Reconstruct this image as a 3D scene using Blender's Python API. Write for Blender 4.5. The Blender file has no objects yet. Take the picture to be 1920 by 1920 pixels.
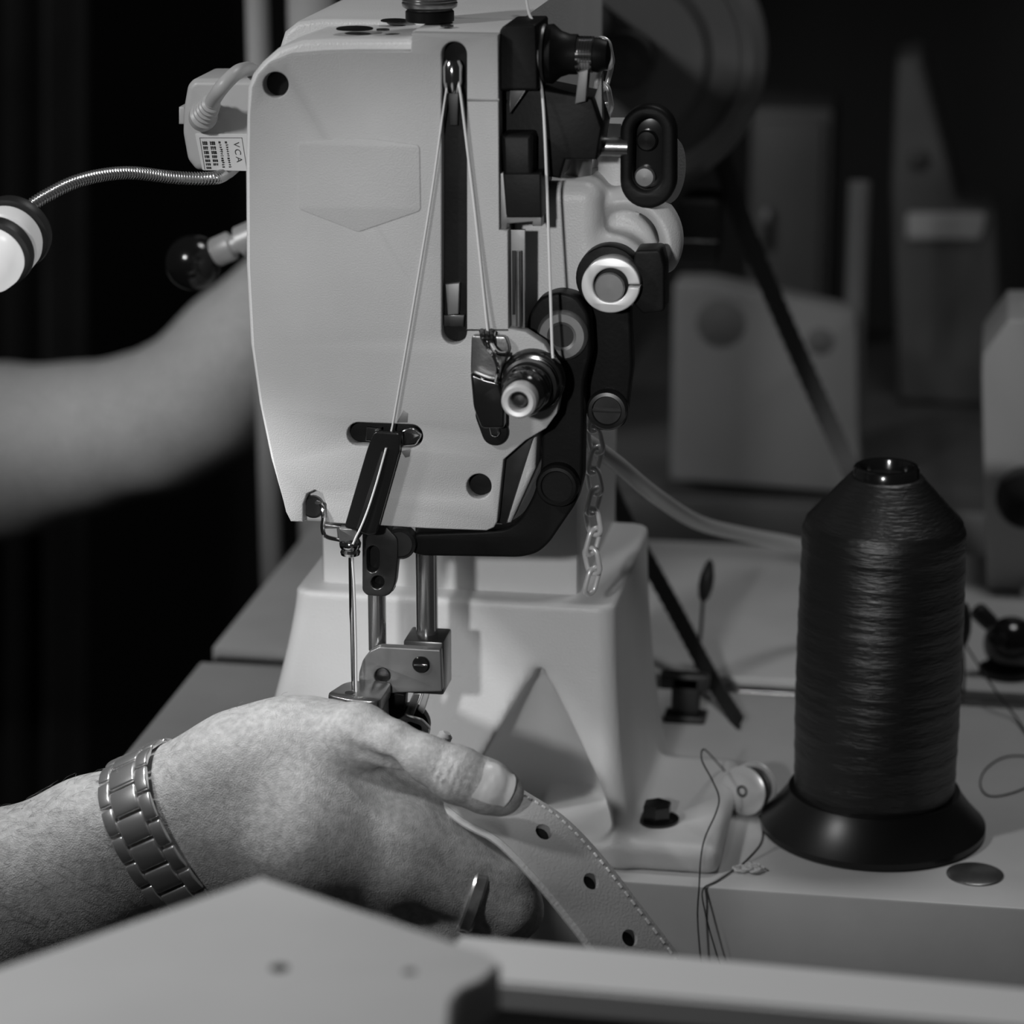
import bpy, bmesh, math, random
import numpy as np
from math import sin, cos, pi, radians, sqrt
from mathutils import Vector, Matrix

random.seed(7)
np.random.seed(7)
scene = bpy.context.scene
COL = scene.collection

# ------------------------------------------------------------------ camera
# all modelling is in millimetres around the middle of the face plate; ZOFF lifts it above the floor
ZOFF = 950.0
PITCH, YAW, FPX, DIST = radians(16.5), radians(9.5), 5300.0, 960.0
CAM = DIST * np.array([sin(YAW) * cos(PITCH), -cos(YAW) * cos(PITCH), sin(PITCH)])
FWD = -CAM / DIST
RGT = np.array([cos(YAW), sin(YAW), 0.0])
UPV = np.cross(RGT, FWD)

cd = bpy.data.cameras.new('camera')
cam = bpy.data.objects.new('camera', cd)
COL.objects.link(cam)
cd.lens = 36.0 * FPX / 1920.0
cd.sensor_width = 36.0
cd.clip_start = 0.01
cd.clip_end = 50
cd.dof.use_dof = True
cd.dof.focus_distance = 0.980
cd.dof.aperture_fstop = cd.lens / 11.0
cd.dof.aperture_blades = 7
cam.matrix_world = Matrix(((RGT[0], UPV[0], -FWD[0], CAM[0] / 1000),
                           (RGT[1], UPV[1], -FWD[1], CAM[1] / 1000),
                           (RGT[2], UPV[2], -FWD[2], (CAM[2] + ZOFF) / 1000),
                           (0, 0, 0, 1)))
scene.camera = cam

# ------------------------------------------------------------------ world, lights, exposure
world = bpy.data.worlds.new('world')
scene.world = world
world.use_nodes = True
bg = world.node_tree.nodes['Background']
bg.inputs[0].default_value = (1, 1, 1, 1)
bg.inputs[1].default_value = 0.014
vs = scene.view_settings
vs.view_transform = 'Standard'
vs.look = 'None'
vs.exposure = 0.0
vs.gamma = 1.0
vs.use_curve_mapping = False


def mmv(p):
    return Vector((p[0] / 1000, p[1] / 1000, (p[2] + ZOFF) / 1000))


def light(name, kind, loc, target, energy, size, spot=None, blend=0.5):
    ld = bpy.data.lights.new(name, kind)
    ld.energy = energy
    if kind == 'AREA':
        ld.shape = 'DISK'
        ld.size = size / 1000
    else:
        ld.shadow_soft_size = size / 1000
    if spot:
        ld.spot_size = radians(spot)
        ld.spot_blend = blend
    o = bpy.data.objects.new(name, ld)
    COL.objects.link(o)
    o.location = mmv(loc)
    o.rotation_euler = (mmv(target) - mmv(loc)).to_track_quat('-Z', 'Y').to_euler()
    return o


# a work lamp beside the photographer, a lamp over the bench on the left
light('workshop_lamp', 'SPOT', (-60, -1080, 330), (2, 70, 2), 19.5, 22, 15.0, 0.45)
light('bench_lamp', 'SPOT', (-380, -340, 380), (40, 60, -90), 5.6, 28, 140, 0.4)
light('ceiling_lamp', 'AREA', (240, 380, 900), (0, 150, 0), 1.8, 260)
light('arm_fill_light', 'SPOT', (-640, 60, 240), (-300, 740, -40), 10.5, 40, 38, 0.7)  # added fill to brighten the far arm


# ------------------------------------------------------------------ picture geometry helpers
def ray(u, v):
    return FWD + RGT * ((u - 960) / FPX) - UPV * ((v - 960) / FPX)


def P(u, v, y=0.0):
    r = ray(u, v)
    return CAM + r * ((y - CAM[1]) / r[1])


def PZ(u, v, z):
    r = ray(u, v)
    return CAM + r * ((z - CAM[2]) / r[2])


def proj(p):
    q = np.asarray(p, float) - CAM
    d = q @ FWD
    return 960 + FPX * (q @ RGT) / d, 960 - FPX * (q @ UPV) / d, d


def S(px, p):
    """pixels at point p to millimetres"""
    return px * proj(p)[2] / FPX


def poly(pts, y):
    return [(lambda q: (q[0], q[2]))(P(u, v, y)) for u, v in pts]


def circ_px(u, v, r, n=40):
    return [(u + r * cos(a), v + r * sin(a)) for a in np.linspace(0, 2 * pi, n, endpoint=False)]


def stadium_px(u0, v0, u1, v1, r, n=12):
    a = math.atan2(v1 - v0, u1 - u0)
    out = []
    for k in range(n + 1):
        t = a - pi / 2 + pi * k / n
        out.append((u1 + r * cos(t), v1 + r * sin(t)))
    for k in range(n + 1):
        t = a + pi / 2 + pi * k / n
        out.append((u0 + r * cos(t), v0 + r * sin(t)))
    return out


def rounded(pts, r, n=5):
    """round the corners of a polygon"""
    out = []
    m = len(pts)
    for i in range(m):
        p0, p1, p2 = (np.array(pts[(i + k) % m], float) for k in (-1, 0, 1))
        a, b = p0 - p1, p2 - p1
        la, lb = np.linalg.norm(a), np.linalg.norm(b)
        rr = min(r, la * .45, lb * .45)
        s, e = p1 + a / la * rr, p1 + b / lb * rr
        for k in range(n + 1):
            t = k / n
            out.append(tuple((1 - t) ** 2 * s + 2 * t * (1 - t) * p1 + t * t * e))
    return out


def catmull(pts, n=8):
    p = [np.array(q, float) for q in pts]
    p = [2 * p[0] - p[1]] + p + [2 * p[-1] - p[-2]]
    out = []
    for i in range(1, len(p) - 2):
        for k in range(n):
            t = k / n
            a, b, c, d = p[i - 1:i + 3]
            out.append(.5 * (2 * b + (c - a) * t + (2 * a - 5 * b + 4 * c - d) * t * t + (3 * b - a - 3 * c + d) * t ** 3))
    out.append(p[-2])
    return out


# ------------------------------------------------------------------ materials (black-and-white photograph: all neutral)
MATS = {}


def mat(name, base, rough=0.5, metal=0.0, bump=0.0, bscale=400.0, var=0.0, vscale=60.0, spec=0.5,
        emit=0.0, aniso=None, coat=0.0, detail=3.0, sss=0.0):
    m = bpy.data.materials.new(name)
    m.use_nodes = True
    nt = m.node_tree
    b = nt.nodes['Principled BSDF']
    b.inputs['Base Color'].default_value = (base, base, base, 1)
    b.inputs['Roughness'].default_value = rough
    b.inputs['Metallic'].default_value = metal
    b.inputs['Specular IOR Level'].default_value = spec
    b.inputs['Coat Weight'].default_value = coat
    if sss:
        b.inputs['Subsurface Weight'].default_value = sss
        b.inputs['Subsurface Radius'].default_value = (.004, .004, .004)
        b.inputs['Subsurface Scale'].default_value = 1.0
    tc = nt.nodes.new('ShaderNodeTexCoord')
    co = tc.outputs['Object']
    if aniso:
        mp = nt.nodes.new('ShaderNodeMapping')
        mp.inputs['Scale'].default_value = aniso
        nt.links.new(co, mp.inputs[0])
        co = mp.outputs[0]
    if var:
        n1 = nt.nodes.new('ShaderNodeTexNoise')
        n1.inputs['Scale'].default_value = vscale
        n1.inputs['Detail'].default_value = detail
        nt.links.new(co, n1.inputs['Vector'])
        r = nt.nodes.new('ShaderNodeMapRange')
        r.inputs[1].default_value = .3
        r.inputs[2].default_value = .7
        r.inputs[3].default_value = base * (1 - var)
        r.inputs[4].default_value = base * (1 + var)
        nt.links.new(n1.outputs[0], r.inputs[0])
        nt.links.new(r.outputs[0], b.inputs['Base Color'])
    if bump:
        n2 = nt.nodes.new('ShaderNodeTexNoise')
        n2.inputs['Scale'].default_value = bscale
        n2.inputs['Detail'].default_value = 2
        nt.links.new(co, n2.inputs['Vector'])
        bp = nt.nodes.new('ShaderNodeBump')
        bp.inputs['Strength'].default_value = bump
        bp.inputs['Distance'].default_value = .0005
        nt.links.new(n2.outputs[0], bp.inputs['Height'])
        nt.links.new(bp.outputs[0], b.inputs['Normal'])
    if emit:
        b.inputs['Emission Color'].default_value = (1, 1, 1, 1)
        b.inputs['Emission Strength'].default_value = emit
    MATS[name] = m
    return m


mat('white_paint', .44, .45, bump=.30, bscale=2200, var=.04, vscale=35)
mat('white_cast', .74, .42, bump=.30, bscale=1500, var=.04, vscale=30)
mat('plastic', .55, .40, bump=.05, bscale=600)
mat('label_paper', .74, .5)
mat('ink', .03, .6)
mat('black_cast', .010, .45, bump=.08, bscale=700, var=.3, vscale=50, spec=.12)
mat('black_gloss', .012, .16, spec=.7)
mat('black_plastic', .02, .45)
mat('cone_plastic', .012, .34, spec=.5)
mat('dark_steel', .10, .30, .85, var=.3, vscale=80)
mat('steel', .34, .30, .9, var=.2, vscale=90, bump=.08, bscale=900)
mat('grey_metal', .22, .42, .55, var=.15, vscale=80)
mat('chrome', .78, .10, 1.0)
mat('chain_metal', .88, .30, .35)
mat('watch_steel', .85, .26, .88)
mat('neck_metal', .75, .22, .92)
mat('bar_steel', .60, .18, .92)
mat('wheel_black', .15, .35, spec=.5)
mat('satin_ring', .75, .38, .35)
mat('thread_white', .75, .6)
mat('thread_black', .012, .6)
mat('leather', .48, .50, bump=.35, bscale=1200, var=.06, vscale=45)
mat('leather_edge', .66, .7, bump=.5, bscale=900)
mat('table_top', .66, .42, bump=.08, bscale=300, var=.06, vscale=25)
mat('groove', .012, .6)
mat('bench_dark', .10, .5, var=.15, vscale=25)
mat('bench_light', .70, .5, var=.04, vscale=20)
mat('rail_white', .90, .5)
mat('rail_grey', .42, .5)
mat('wall', .03, .8, var=.2, vscale=3)
mat('floor', .04, .8, var=.2, vscale=4)
mat('grey_board', .32, .6, var=.08, vscale=12)
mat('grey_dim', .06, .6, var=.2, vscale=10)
mat('mark_grey', .17, .7)
mat('nail', .62, .28, spec=.5)
mat('hair', .22, .30)
mat('lamp_white', .70, .35, emit=.20)
mat('lamp_lens', .60, .30, emit=.50)
mat('box_grey', .46, .45)


def skin_material():
    m = mat('skin', .42, .50, var=.20, vscale=420, sss=.12, spec=.45)
    nt = m.node_tree
    b = nt.nodes['Principled BSDF']
    tc = nt.nodes.new('ShaderNodeTexCoord')
    v = nt.nodes.new('ShaderNodeTexVoronoi')
    v.inputs['Scale'].default_value = 2200
    n = nt.nodes.new('ShaderNodeTexNoise')
    n.inputs['Scale'].default_value = 950
    n.inputs['Detail'].default_value = 4
    for q in (v, n):
        nt.links.new(tc.outputs['Object'], q.inputs['Vector'])
    add = nt.nodes.new('ShaderNodeMath')
    nt.links.new(v.outputs[0], add.inputs[0])
    nt.links.new(n.outputs[0], add.inputs[1])
    bp = nt.nodes.new('ShaderNodeBump')
    bp.inputs['Strength'].default_value = .30
    bp.inputs['Distance'].default_value = .0007
    nt.links.new(add.outputs[0], bp.inputs['Height'])
    nt.links.new(bp.outputs[0], b.inputs['Normal'])


skin_material()


def thread_body_material():
    m = mat('thread_wound', .085, .38, .9, spec=.5)
    nt = m.node_tree
    b = nt.nodes['Principled BSDF']
    tc = nt.nodes.new('ShaderNodeTexCoord')
    mp = nt.nodes.new('ShaderNodeMapping')
    mp.inputs['Scale'].default_value = (1.6, 1.6, 11)
    nt.links.new(tc.outputs['Object'], mp.inputs[0])
    n = nt.nodes.new('ShaderNodeTexNoise')
    n.inputs['Scale'].default_value = 110
    n.inputs['Detail'].default_value = 6
    nt.links.new(mp.outputs[0], n.inputs['Vector'])
    bp = nt.nodes.new('ShaderNodeBump')
    bp.inputs['Strength'].default_value = .4
    bp.inputs['Distance'].default_value = .0012
    nt.links.new(n.outputs[0], bp.inputs['Height'])
    nt.links.new(bp.outputs[0], b.inputs['Normal'])


thread_body_material()

# ------------------------------------------------------------------ object helpers
BASE = {}


def thing(name, label, cat, at, group=None):
    o = bpy.data.objects.new(name, None)
    o.empty_display_size = .01
    COL.objects.link(o)
    o.location = mmv(at)
    o['label'] = label
    o['category'] = cat
    if group:
        o['group'] = group
    BASE[o] = np.array(at, float)
    return o


def root_of(o):
    while o.parent:
        o = o.parent
    return o


def finish(me, name, m, parent, angle=35, label=None, kind=None, verts_mm=None, cat=None, at=None, group=None):
    """me holds millimetre world coordinates"""
    n = len(me.vertices)
    co = np.empty(n * 3)
    me.vertices.foreach_get('co', co)
    co = co.reshape(-1, 3)
    if parent is not None:
        off = BASE[root_of(parent)]
    else:
        off = np.array(at, float) if at is not None else np.array([co[:, 0].mean(), co[:, 1].mean(), co[:, 2].min()])
    co = (co - off) / 1000.0
    me.vertices.foreach_set('co', co.ravel())
    if angle is not None:
        me.polygons.foreach_set('use_smooth', [True] * len(me.polygons))
        me.set_sharp_from_angle(angle=radians(angle))
    me.update()
    me.materials.clear()
    me.materials.append(MATS[m])
    o = bpy.data.objects.new(name, me)
    COL.objects.link(o)
    if parent is not None:
        o.parent = parent
    else:
        o.location = mmv(off)
        BASE[o] = off
    if label:
        o['label'] = label
    if cat:
        o['category'] = cat
    if kind:
        o['kind'] = kind
    if group:
        o['group'] = group
    return o


def from_data(name, verts, faces, m, parent=None, **k):
    me = bpy.data.meshes.new(name)
    me.from_pydata([tuple(map(float, v)) for v in verts], [], faces)
    me.validate()
    return finish(me, name, m, parent, **k)


def from_bm(name, bm, m, parent=None, **k):
    bmesh.ops.recalc_face_normals(bm, faces=bm.faces)
    me = bpy.data.meshes.new(name)
    bm.to_mesh(me)
    bm.free()
    return finish(me, name, m, parent, **k)


def plate(name, outer, holes, y0, y1, m, parent, bevel=.4, res=2, **k):
    """flat plate with holes: outlines are (x,z) in mm, front at y0, back at y1"""
    cu = bpy.data.curves.new('outline', 'CURVE')
    cu.dimensions = '2D'
    cu.fill_mode = 'BOTH'
    for lp in [outer] + list(holes):
        sp = cu.splines.new('POLY')
        sp.points.add(len(lp) - 1)
        for q, pt in zip(sp.points, lp):
            q.co = (pt[0], pt[1], 0, 1)
        sp.use_cyclic_u = True
    half = (y1 - y0) / 2
    bevel = min(bevel, half * .95)
    cu.extrude = half - bevel
    cu.bevel_depth = bevel
    cu.bevel_resolution = res
    cu.offset = -bevel
    o = bpy.data.objects.new('outline', cu)
    COL.objects.link(o)
    dg = bpy.context.evaluated_depsgraph_get()
    me = bpy.data.meshes.new_from_object(o.evaluated_get(dg))
    bpy.data.objects.remove(o)
    bpy.data.curves.remove(cu)
    bm = bmesh.new()
    bm.from_mesh(me)
    bpy.data.meshes.remove(me)
    for v in bm.verts:
        x, y, z = v.co
        v.co = (x, (y0 + y1) / 2 - z, y)
    bmesh.ops.remove_doubles(bm, verts=bm.verts, dist=.001)
    k.setdefault('angle', 30)
    return from_bm(name, bm, m, parent, **k)


def box_bm(c, s, bev=.5, rot=None, seg=2, bm=None):
    b = bmesh.new()
    bmesh.ops.create_cube(b, size=1)
    for v in b.verts:
        v.co = Vector((v.co.x * s[0], v.co.y * s[1], v.co.z * s[2]))
    if bev > 0:
        bmesh.ops.bevel(b, geom=list(b.edges), offset=bev, segments=seg, affect='EDGES', profile=.5)
    M = Matrix.Translation(Vector(c)) @ (rot.to_4x4() if rot else Matrix())
    bmesh.ops.transform(b, matrix=M, verts=b.verts)
    if bm is None:
        return b
    me = bpy.data.meshes.new('t')
    b.to_mesh(me)
    b.free()
    bm.from_mesh(me)
    bpy.data.meshes.remove(me)
    return bm


def box(name, lo, hi, m, parent=None, bev=.5, **k):
    lo, hi = np.minimum(lo, hi), np.maximum(lo, hi)
    return from_bm(name, box_bm((lo + hi) / 2, hi - lo, bev), m, parent, **k)


def frame_from(d):
    d = np.array(d, float)
    d /= np.linalg.norm(d)
    a = np.array([0, 0, 1.0]) if abs(d[2]) < .9 else np.array([1.0, 0, 0])
    x = np.cross(a, d)
    x /= np.linalg.norm(x)
    return x, np.cross(d, x), d


def lathe_data(prof, org, axis, n=40, wob=None):
    x, y, d = frame_from(axis)
    org = np.array(org, float)
    V, Fc = [], []
    for r, h in prof:
        for k in range(n):
            a = 2 * pi * k / n
            V.append(org + d * h + (x * cos(a) + y * sin(a)) * max(r, 1e-4))
    for i in range(len(prof) - 1):
        for k in range(n):
            a, b = i * n + k, i * n + (k + 1) % n
            Fc.append((a, b, b + n, a + n))
    Fc.append(tuple(range(n - 1, -1, -1)))
    Fc.append(tuple(range((len(prof) - 1) * n, len(prof) * n)))
    return V, Fc


def lathe(name, prof, org, axis, m, parent=None, n=40, **k):
    V, Fc = lathe_data(prof, org, axis, n)
    return from_data(name, V, Fc, m, parent, **k)


def tube_data(pts, rad, n=10, sm=8, smooth=True):
    p = catmull(pts, sm) if smooth and len(pts) > 2 else [np.array(q, float) for q in pts]
    N = len(p)
    V, Fc = [], []
    nx = None
    for i in range(N):
        t = p[min(i + 1, N - 1)] - p[max(i - 1, 0)]
        t /= np.linalg.norm(t) + 1e-9
        if nx is None:
            nx = frame_from(t)[0]
        nx = nx - t * (nx @ t)
        nx /= np.linalg.norm(nx) + 1e-9
        ny = np.cross(t, nx)
        r = rad(i / (N - 1)) if callable(rad) else rad
        for k in range(n):
            a = 2 * pi * k / n
            V.append(p[i] + (nx * cos(a) + ny * sin(a)) * r)
    for i in range(N - 1):
        for k in range(n):
            a, b = i * n + k, i * n + (k + 1) % n
            Fc.append((a, b, b + n, a + n))
    Fc.append(tuple(range(n - 1, -1, -1)))
    Fc.append(tuple(range((N - 1) * n, N * n)))
    return V, Fc


def tube(name, pts, rad, m, parent=None, n=10, sm=8, smooth=True, **k):
    V, Fc = tube_data(pts, rad, n, sm, smooth)
    return from_data(name, V, Fc, m, parent, **k)


def merge(parts):
    V, Fc = [], []
    for v, f in parts:
        o = len(V)
        V += list(v)
        Fc += [tuple(i + o for i in q) for q in f]
    return V, Fc


# ---- signed distance modelling, polygonised with surface nets
class Sdf:
    def __init__(self, lo, hi, h):
        self.lo, self.h = np.array(lo, float), h
        n = np.ceil((np.array(hi) - self.lo) / h).astype(int) + 1
        ax = [self.lo[i] + h * np.arange(n[i]) for i in range(3)]
        self.X, self.Y, self.Z = np.meshgrid(*[a.astype(np.float32) for a in ax], indexing='ij', sparse=True)
        self.F = np.full(n, 1e3, np.float32)

    def cone(self, a, b, ra, rb, k=0.0, sub=False, sq=None):
        a, b = np.array(a, float), np.array(b, float)
        ab = b - a
        L2 = ab @ ab + 1e-9
        t = ((self.X - a[0]) * ab[0] + (self.Y - a[1]) * ab[1] + (self.Z - a[2]) * ab[2]) / L2
        t = np.clip(t, 0, 1)
        dx, dy, dz = self.X - a[0] - t * ab[0], self.Y - a[1] - t * ab[1], self.Z - a[2] - t * ab[2]
        self.add(np.sqrt(dx * dx + dy * dy + dz * dz) - (ra + (rb - ra) * t), k, sub)

    def boxr(self, c, s, r, k=0.0, sub=False):
        q = [np.abs(A - c[i]) - (s[i] / 2 - r) for i, A in enumerate((self.X, self.Y, self.Z))]
        out = np.sqrt(np.maximum(q[0], 0) ** 2 + np.maximum(q[1], 0) ** 2 + np.maximum(q[2], 0) ** 2)
        self.add(out + np.minimum(np.maximum(np.maximum(q[0], q[1]), q[2]), 0) - r, k, sub)

    def add(self, d, k, sub=False):
        if sub:
            d = -d
            if k > 0:
                h = np.clip(.5 + .5 * (self.F - d) / k, 0, 1)
                self.F = d + (self.F - d) * h + k * h * (1 - h)
            else:
                self.F = np.maximum(self.F, d)
        elif k > 0:
            h = np.clip(.5 + .5 * (self.F - d) / k, 0, 1)
            self.F = self.F + (d - self.F) * h - k * h * (1 - h)
        else:
            self.F = np.minimum(self.F, d)
        self.F = self.F.astype(np.float32)

    def mesh(self):
        F = self.F
        ins = F < 0
        nx, ny, nz = F.shape
        cnt = np.zeros((nx - 1, ny - 1, nz - 1), np.int8)
        sl = [slice(0, -1), slice(1, None)]
        for i in (0, 1):
            for j in (0, 1):
                for k in (0, 1):
                    cnt += ins[sl[i], sl[j], sl[k]]
        act = np.argwhere((cnt > 0) & (cnt < 8))
        idx = np.full(cnt.shape, -1, np.int64)
        idx[tuple(act.T)] = np.arange(len(act))
        acc = np.zeros((len(act), 3))
        num = np.zeros(len(act))
        corners = [(i, j, k) for i in (0, 1) for j in (0, 1) for k in (0, 1)]
        for a in corners:
            for ax in range(3):
                if a[ax] == 0:
                    b = list(a)
                    b[ax] = 1
                    fa = F[act[:, 0] + a[0], act[:, 1] + a[1], act[:, 2] + a[2]].astype(float)
                    fb = F[act[:, 0] + b[0], act[:, 1] + b[1], act[:, 2] + b[2]].astype(float)
                    c = (fa < 0) != (fb < 0)
                    t = np.where(c, fa / np.where(c, fa - fb, 1), 0)
                    q = np.array(a, float)[None] + t[:, None] * (np.array(b) - np.array(a))[None]
                    acc += q * c[:, None]
                    num += c
        V = (act + acc / num[:, None]) * self.h + self.lo
        faces = []
        for ax in range(3):
            o1, o2 = [(1, 2), (2, 0), (0, 1)][ax]
            s0, s1 = [slice(None)] * 3, [slice(None)] * 3
            s0[ax], s1[ax] = slice(0, -1), slice(1, None)
            A, B = ins[tuple(s0)], ins[tuple(s1)]
            e = np.argwhere(A != B)
            ok = (e[:, o1] > 0) & (e[:, o2] > 0) & (e[:, o1] < F.shape[o1] - 1) & (e[:, o2] < F.shape[o2] - 1)
            e = e[ok]
            flip = A[tuple(e.T)]
            q = []
            for d1, d2 in ((-1, -1), (0, -1), (0, 0), (-1, 0)):
                c = e.copy()
                c[:, o1] += d1
                c[:, o2] += d2
                q.append(idx[tuple(c.T)])
            q = np.stack(q, 1)
            q[~flip] = q[~flip][:, ::-1]
            faces.append(q)
        return V, np.concatenate(faces)

    def obj(self, name, m, parent=None, relax=0, **k):
        V, Fc = self.mesh()
        me = bpy.data.meshes.new(name)
        me.vertices.add(len(V))
        me.vertices.foreach_set('co', V.ravel())
        me.loops.add(Fc.size)
        me.loops.foreach_set('vertex_index', Fc.ravel())
        me.polygons.add(len(Fc))
        me.polygons.foreach_set('loop_start', np.arange(0, Fc.size, 4))
        me.update(calc_edges=True)
        me.validate()
        if relax:
            bm = bmesh.new()
            bm.from_mesh(me)
            for _ in range(relax):
                bmesh.ops.smooth_vert(bm, verts=bm.verts, factor=.5, use_axis_x=True, use_axis_y=True, use_axis_z=True)
            bm.to_mesh(me)
            bm.free()
        k.setdefault('angle', 180)
        return finish(me, name, m, parent, **k)


TZ = -160.0      # table top
FLOOR = -ZOFF

# ================================================================== the setting
box('floor', (-2500, -2000, FLOOR - 20), (2500, 2600, FLOOR), 'floor', None, 0, kind='structure')
box('wall_back', (-2500, 2200, FLOOR), (2500, 2240, 1600), 'wall', None, 0, kind='structure')

# ================================================================== bench table
tab = thing('sewing_table', 'pale table top under the sewing machine and thread cone, crossed by a dark slot', 'table', (0, 270, FLOOR))
G0, G1 = 272.0, 292.0
tt = box('table_top', (-190, 60, TZ - 42), (520, G0, TZ), 'table_top', tab, 1.2)
box('table_top', (-190, G1, TZ - 42), (520, 495, TZ), 'table_top', tab, 1.2)
box('slot_floor', (-188, G0 - 1, TZ - 14), (518, G1 + 1, TZ - 9), 'groove', tab, 0)
box('slot_strip', (-186, 278, TZ - 10), (515, 286, TZ - 1.5), 'steel', tab, .5)
for x in (-150, 480):
    for y in (100, 450):
        box('leg', (x - 20, y - 20, FLOOR), (x + 20, y + 20, TZ - 42), 'bench_dark', tab, 2)

# ================================================================== sewing machine
mc = thing('sewing_machine', 'pale industrial sewing machine with blank shield badge and open front face', 'sewing machine', (-40, 110, TZ))

outer = [(772, 62), (934, 65), (936, 431), (952, 433), (953, 616), (985, 622), (1020, 645), (1044, 685), (1052, 733),
         (1044, 775), (1024, 803), (985, 826), (944, 862), (932, 978), (926, 989), (912, 995), (800, 991), (705, 985),
         (620, 981), (612, 979), (612, 946), (605, 926), (590, 919), (575, 926), (568, 946), (568, 979), (545, 978),
         (536, 960), (514, 870), (492, 765), (476, 650), (468, 500), (467, 300), (468, 215), (472, 165), (483, 140), (503, 118), (540, 103),
         (600, 98), (660, 96), (770, 96)]
slot = stadium_px(851.5, 102, 851.5, 622, 24, 14)
lowslot = stadium_px(672, 814, 771, 818, 22, 12)
holeA = circ_px(517, 159, 24)
holeB = circ_px(898, 912, 23.5)
fp = plate('face_plate', poly(outer, 0), [poly(q, 0) for q in (slot, lowslot, holeA, holeB)], 0, 6, 'white_paint', mc, .45)
# black sheets in place of the shaded cavity behind the openings
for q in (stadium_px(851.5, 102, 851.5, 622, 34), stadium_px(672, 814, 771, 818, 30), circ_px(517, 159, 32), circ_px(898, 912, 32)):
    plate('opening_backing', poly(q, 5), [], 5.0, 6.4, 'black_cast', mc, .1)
for (u, v) in ((517, 159), (898, 912)):
    lathe('cover_screw', [(2.6, 0), (3.4, .3), (3.4, 2.0), (0.1, 2.1)][::-1], P(u, v, 5.6), (0, 1, 0), 'dark_steel', fp, 20)
# housing behind the plate
hous = [(772, 60), (936, 63), (937, 620), (960, 640), (1003, 760), (1006, 805), (1003, 880), (957, 982), (940, 986), (800, 990), (545, 978),
        (530, 945), (506, 860), (484, 755), (468, 645), (460, 500), (459, 300), (461, 212), (463, 165), (472, 140), (490, 117), (520, 91),
        (565, 76), (620, 73), (770, 74)]
plate('head_housing', poly(hous, 6), [], 6.05, 48, 'white_cast', mc, 2.2, 3)
# arm running back from the head
armp = [(-90.5, 95), (-90.4, 138), (-89.8, 148), (-87.5, 154.5), (-83, 158), (-75, 159.2), (-34, 159.6), (-33, 160.8), (-4.2, 160.8), (-4.2, 60), (-90, 60)]
plate('arm', armp, [], 47, 250, 'white_cast', mc, 2.0, 3)
lathe('main_shaft', [(.1, 249), (16, 249), (16, 440), (.1, 440)], (-40, 0, 110), (0, 1, 0), 'dark_steel', mc, 32)
# shield badge, barely raised
badge = [(560, 266), (650, 259), (700, 260), (787, 272), (789, 395), (672, 435), (560, 392)]
plate('shield_badge', poly(rounded(badge, 8), 0), [], -.35, .3, 'white_paint', fp, .28)
# seams of the small covers beside the take-up slot
plate('cover_seam', poly([(876, 185), (936, 185), (936, 190), (876, 190)], 0), [], -.12, .2, 'grey_metal', fp, .05)
plate('cover_seam', poly([(874, 617), (953, 617), (953, 620), (874, 620)], 0), [], -.12, .2, 'dark_steel', fp, .05)
# groove with guide pin right of the plate
plate('guide_channel', poly([(951, 431), (984, 431), (984, 622), (951, 622)], 5), [], 5, 6.5, 'grey_metal', mc, .1)
tube('guide_pin', [P(972, 470, 3), P(973, 612, 3)], 1.0, 'steel', mc, 12, smooth=False)
plate('channel_slot', poly([(960, 470), (967, 470), (966, 590), (961, 590)], 4.8), [], 4.6, 5.2, 'groove', mc, .05)
# shade of the bevelled flank at the head's lower right, as a dark plate
plate('flank_shade', poly([(984, 826), (1004, 806), (948, 984), (931, 980), (943, 864)], 5), [], 4.9, 6.3, 'dark_steel', mc, .1)

# take-up lever in the slot
tk = lathe('take_up_lever', [(0.1, -9), (2.6, -8.5), (3.3, -5), (3.3, 0), (2.4, 2), (.1, 2.3)], P(849, 124, 1.5), (0, 0, 1), 'chrome', mc, 24)
plate('lever_arm', poly([(838, 150), (862, 150), (858, 235), (843, 235)], 3), [], 2.5, 4.5, 'dark_steel', mc, .3)
plate('slot_block', poly([(836, 532), (862, 530), (860, 588), (840, 590)], 3), [], 2.2, 4.8, 'grey_metal', mc, .3)
plate('slot_block', poly([(832, 590), (871, 590), (869, 612), (833, 612)], 3), [], 2.6, 4.8, 'dark_steel', mc, .3)

# top of the head: oil hole, screws, pressure knob
def top_at(u, v):
    return PZ(u, v, 159.4 if u < 770 else 161)
for (u, v, r) in ((665, 54, 6.2), (739, 39, 4.6)):
    lathe('oil_port', [(r, 0), (r, .35), (r - .4, .5), (.1, .5)], top_at(u, v) - np.array([0, 0, .1]), (0, 0, 1), 'black_cast', mc, 28)
for (u, v) in ((718, 57), (838, 50)):
    lathe('top_screw', [(2.2, 0), (2.2, .5), (.1, .6)], top_at(u, v), (0, 0, 1), 'dark_steel', mc, 20)
kp = top_at(806, 40)
lathe('pressure_knob', [(7.2, 0), (7.2, 4.2), (8.0, 4.3), (9.2, 5), (9.4, 6)] +
      [(9.4 - .35 * (i % 2), 6.3 + .45 * i) for i in range(24)] + [(8, 18), (.1, 18.2)], kp, (0, 0, 1), 'steel', mc, 36)
lathe('knob_collar', [(7.8, 0), (8.2, .3), (8.2, 3.4), (7.6, 3.9), (.1, 3.9)], kp, (0, 0, 1), 'black_cast', mc, 32)

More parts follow.
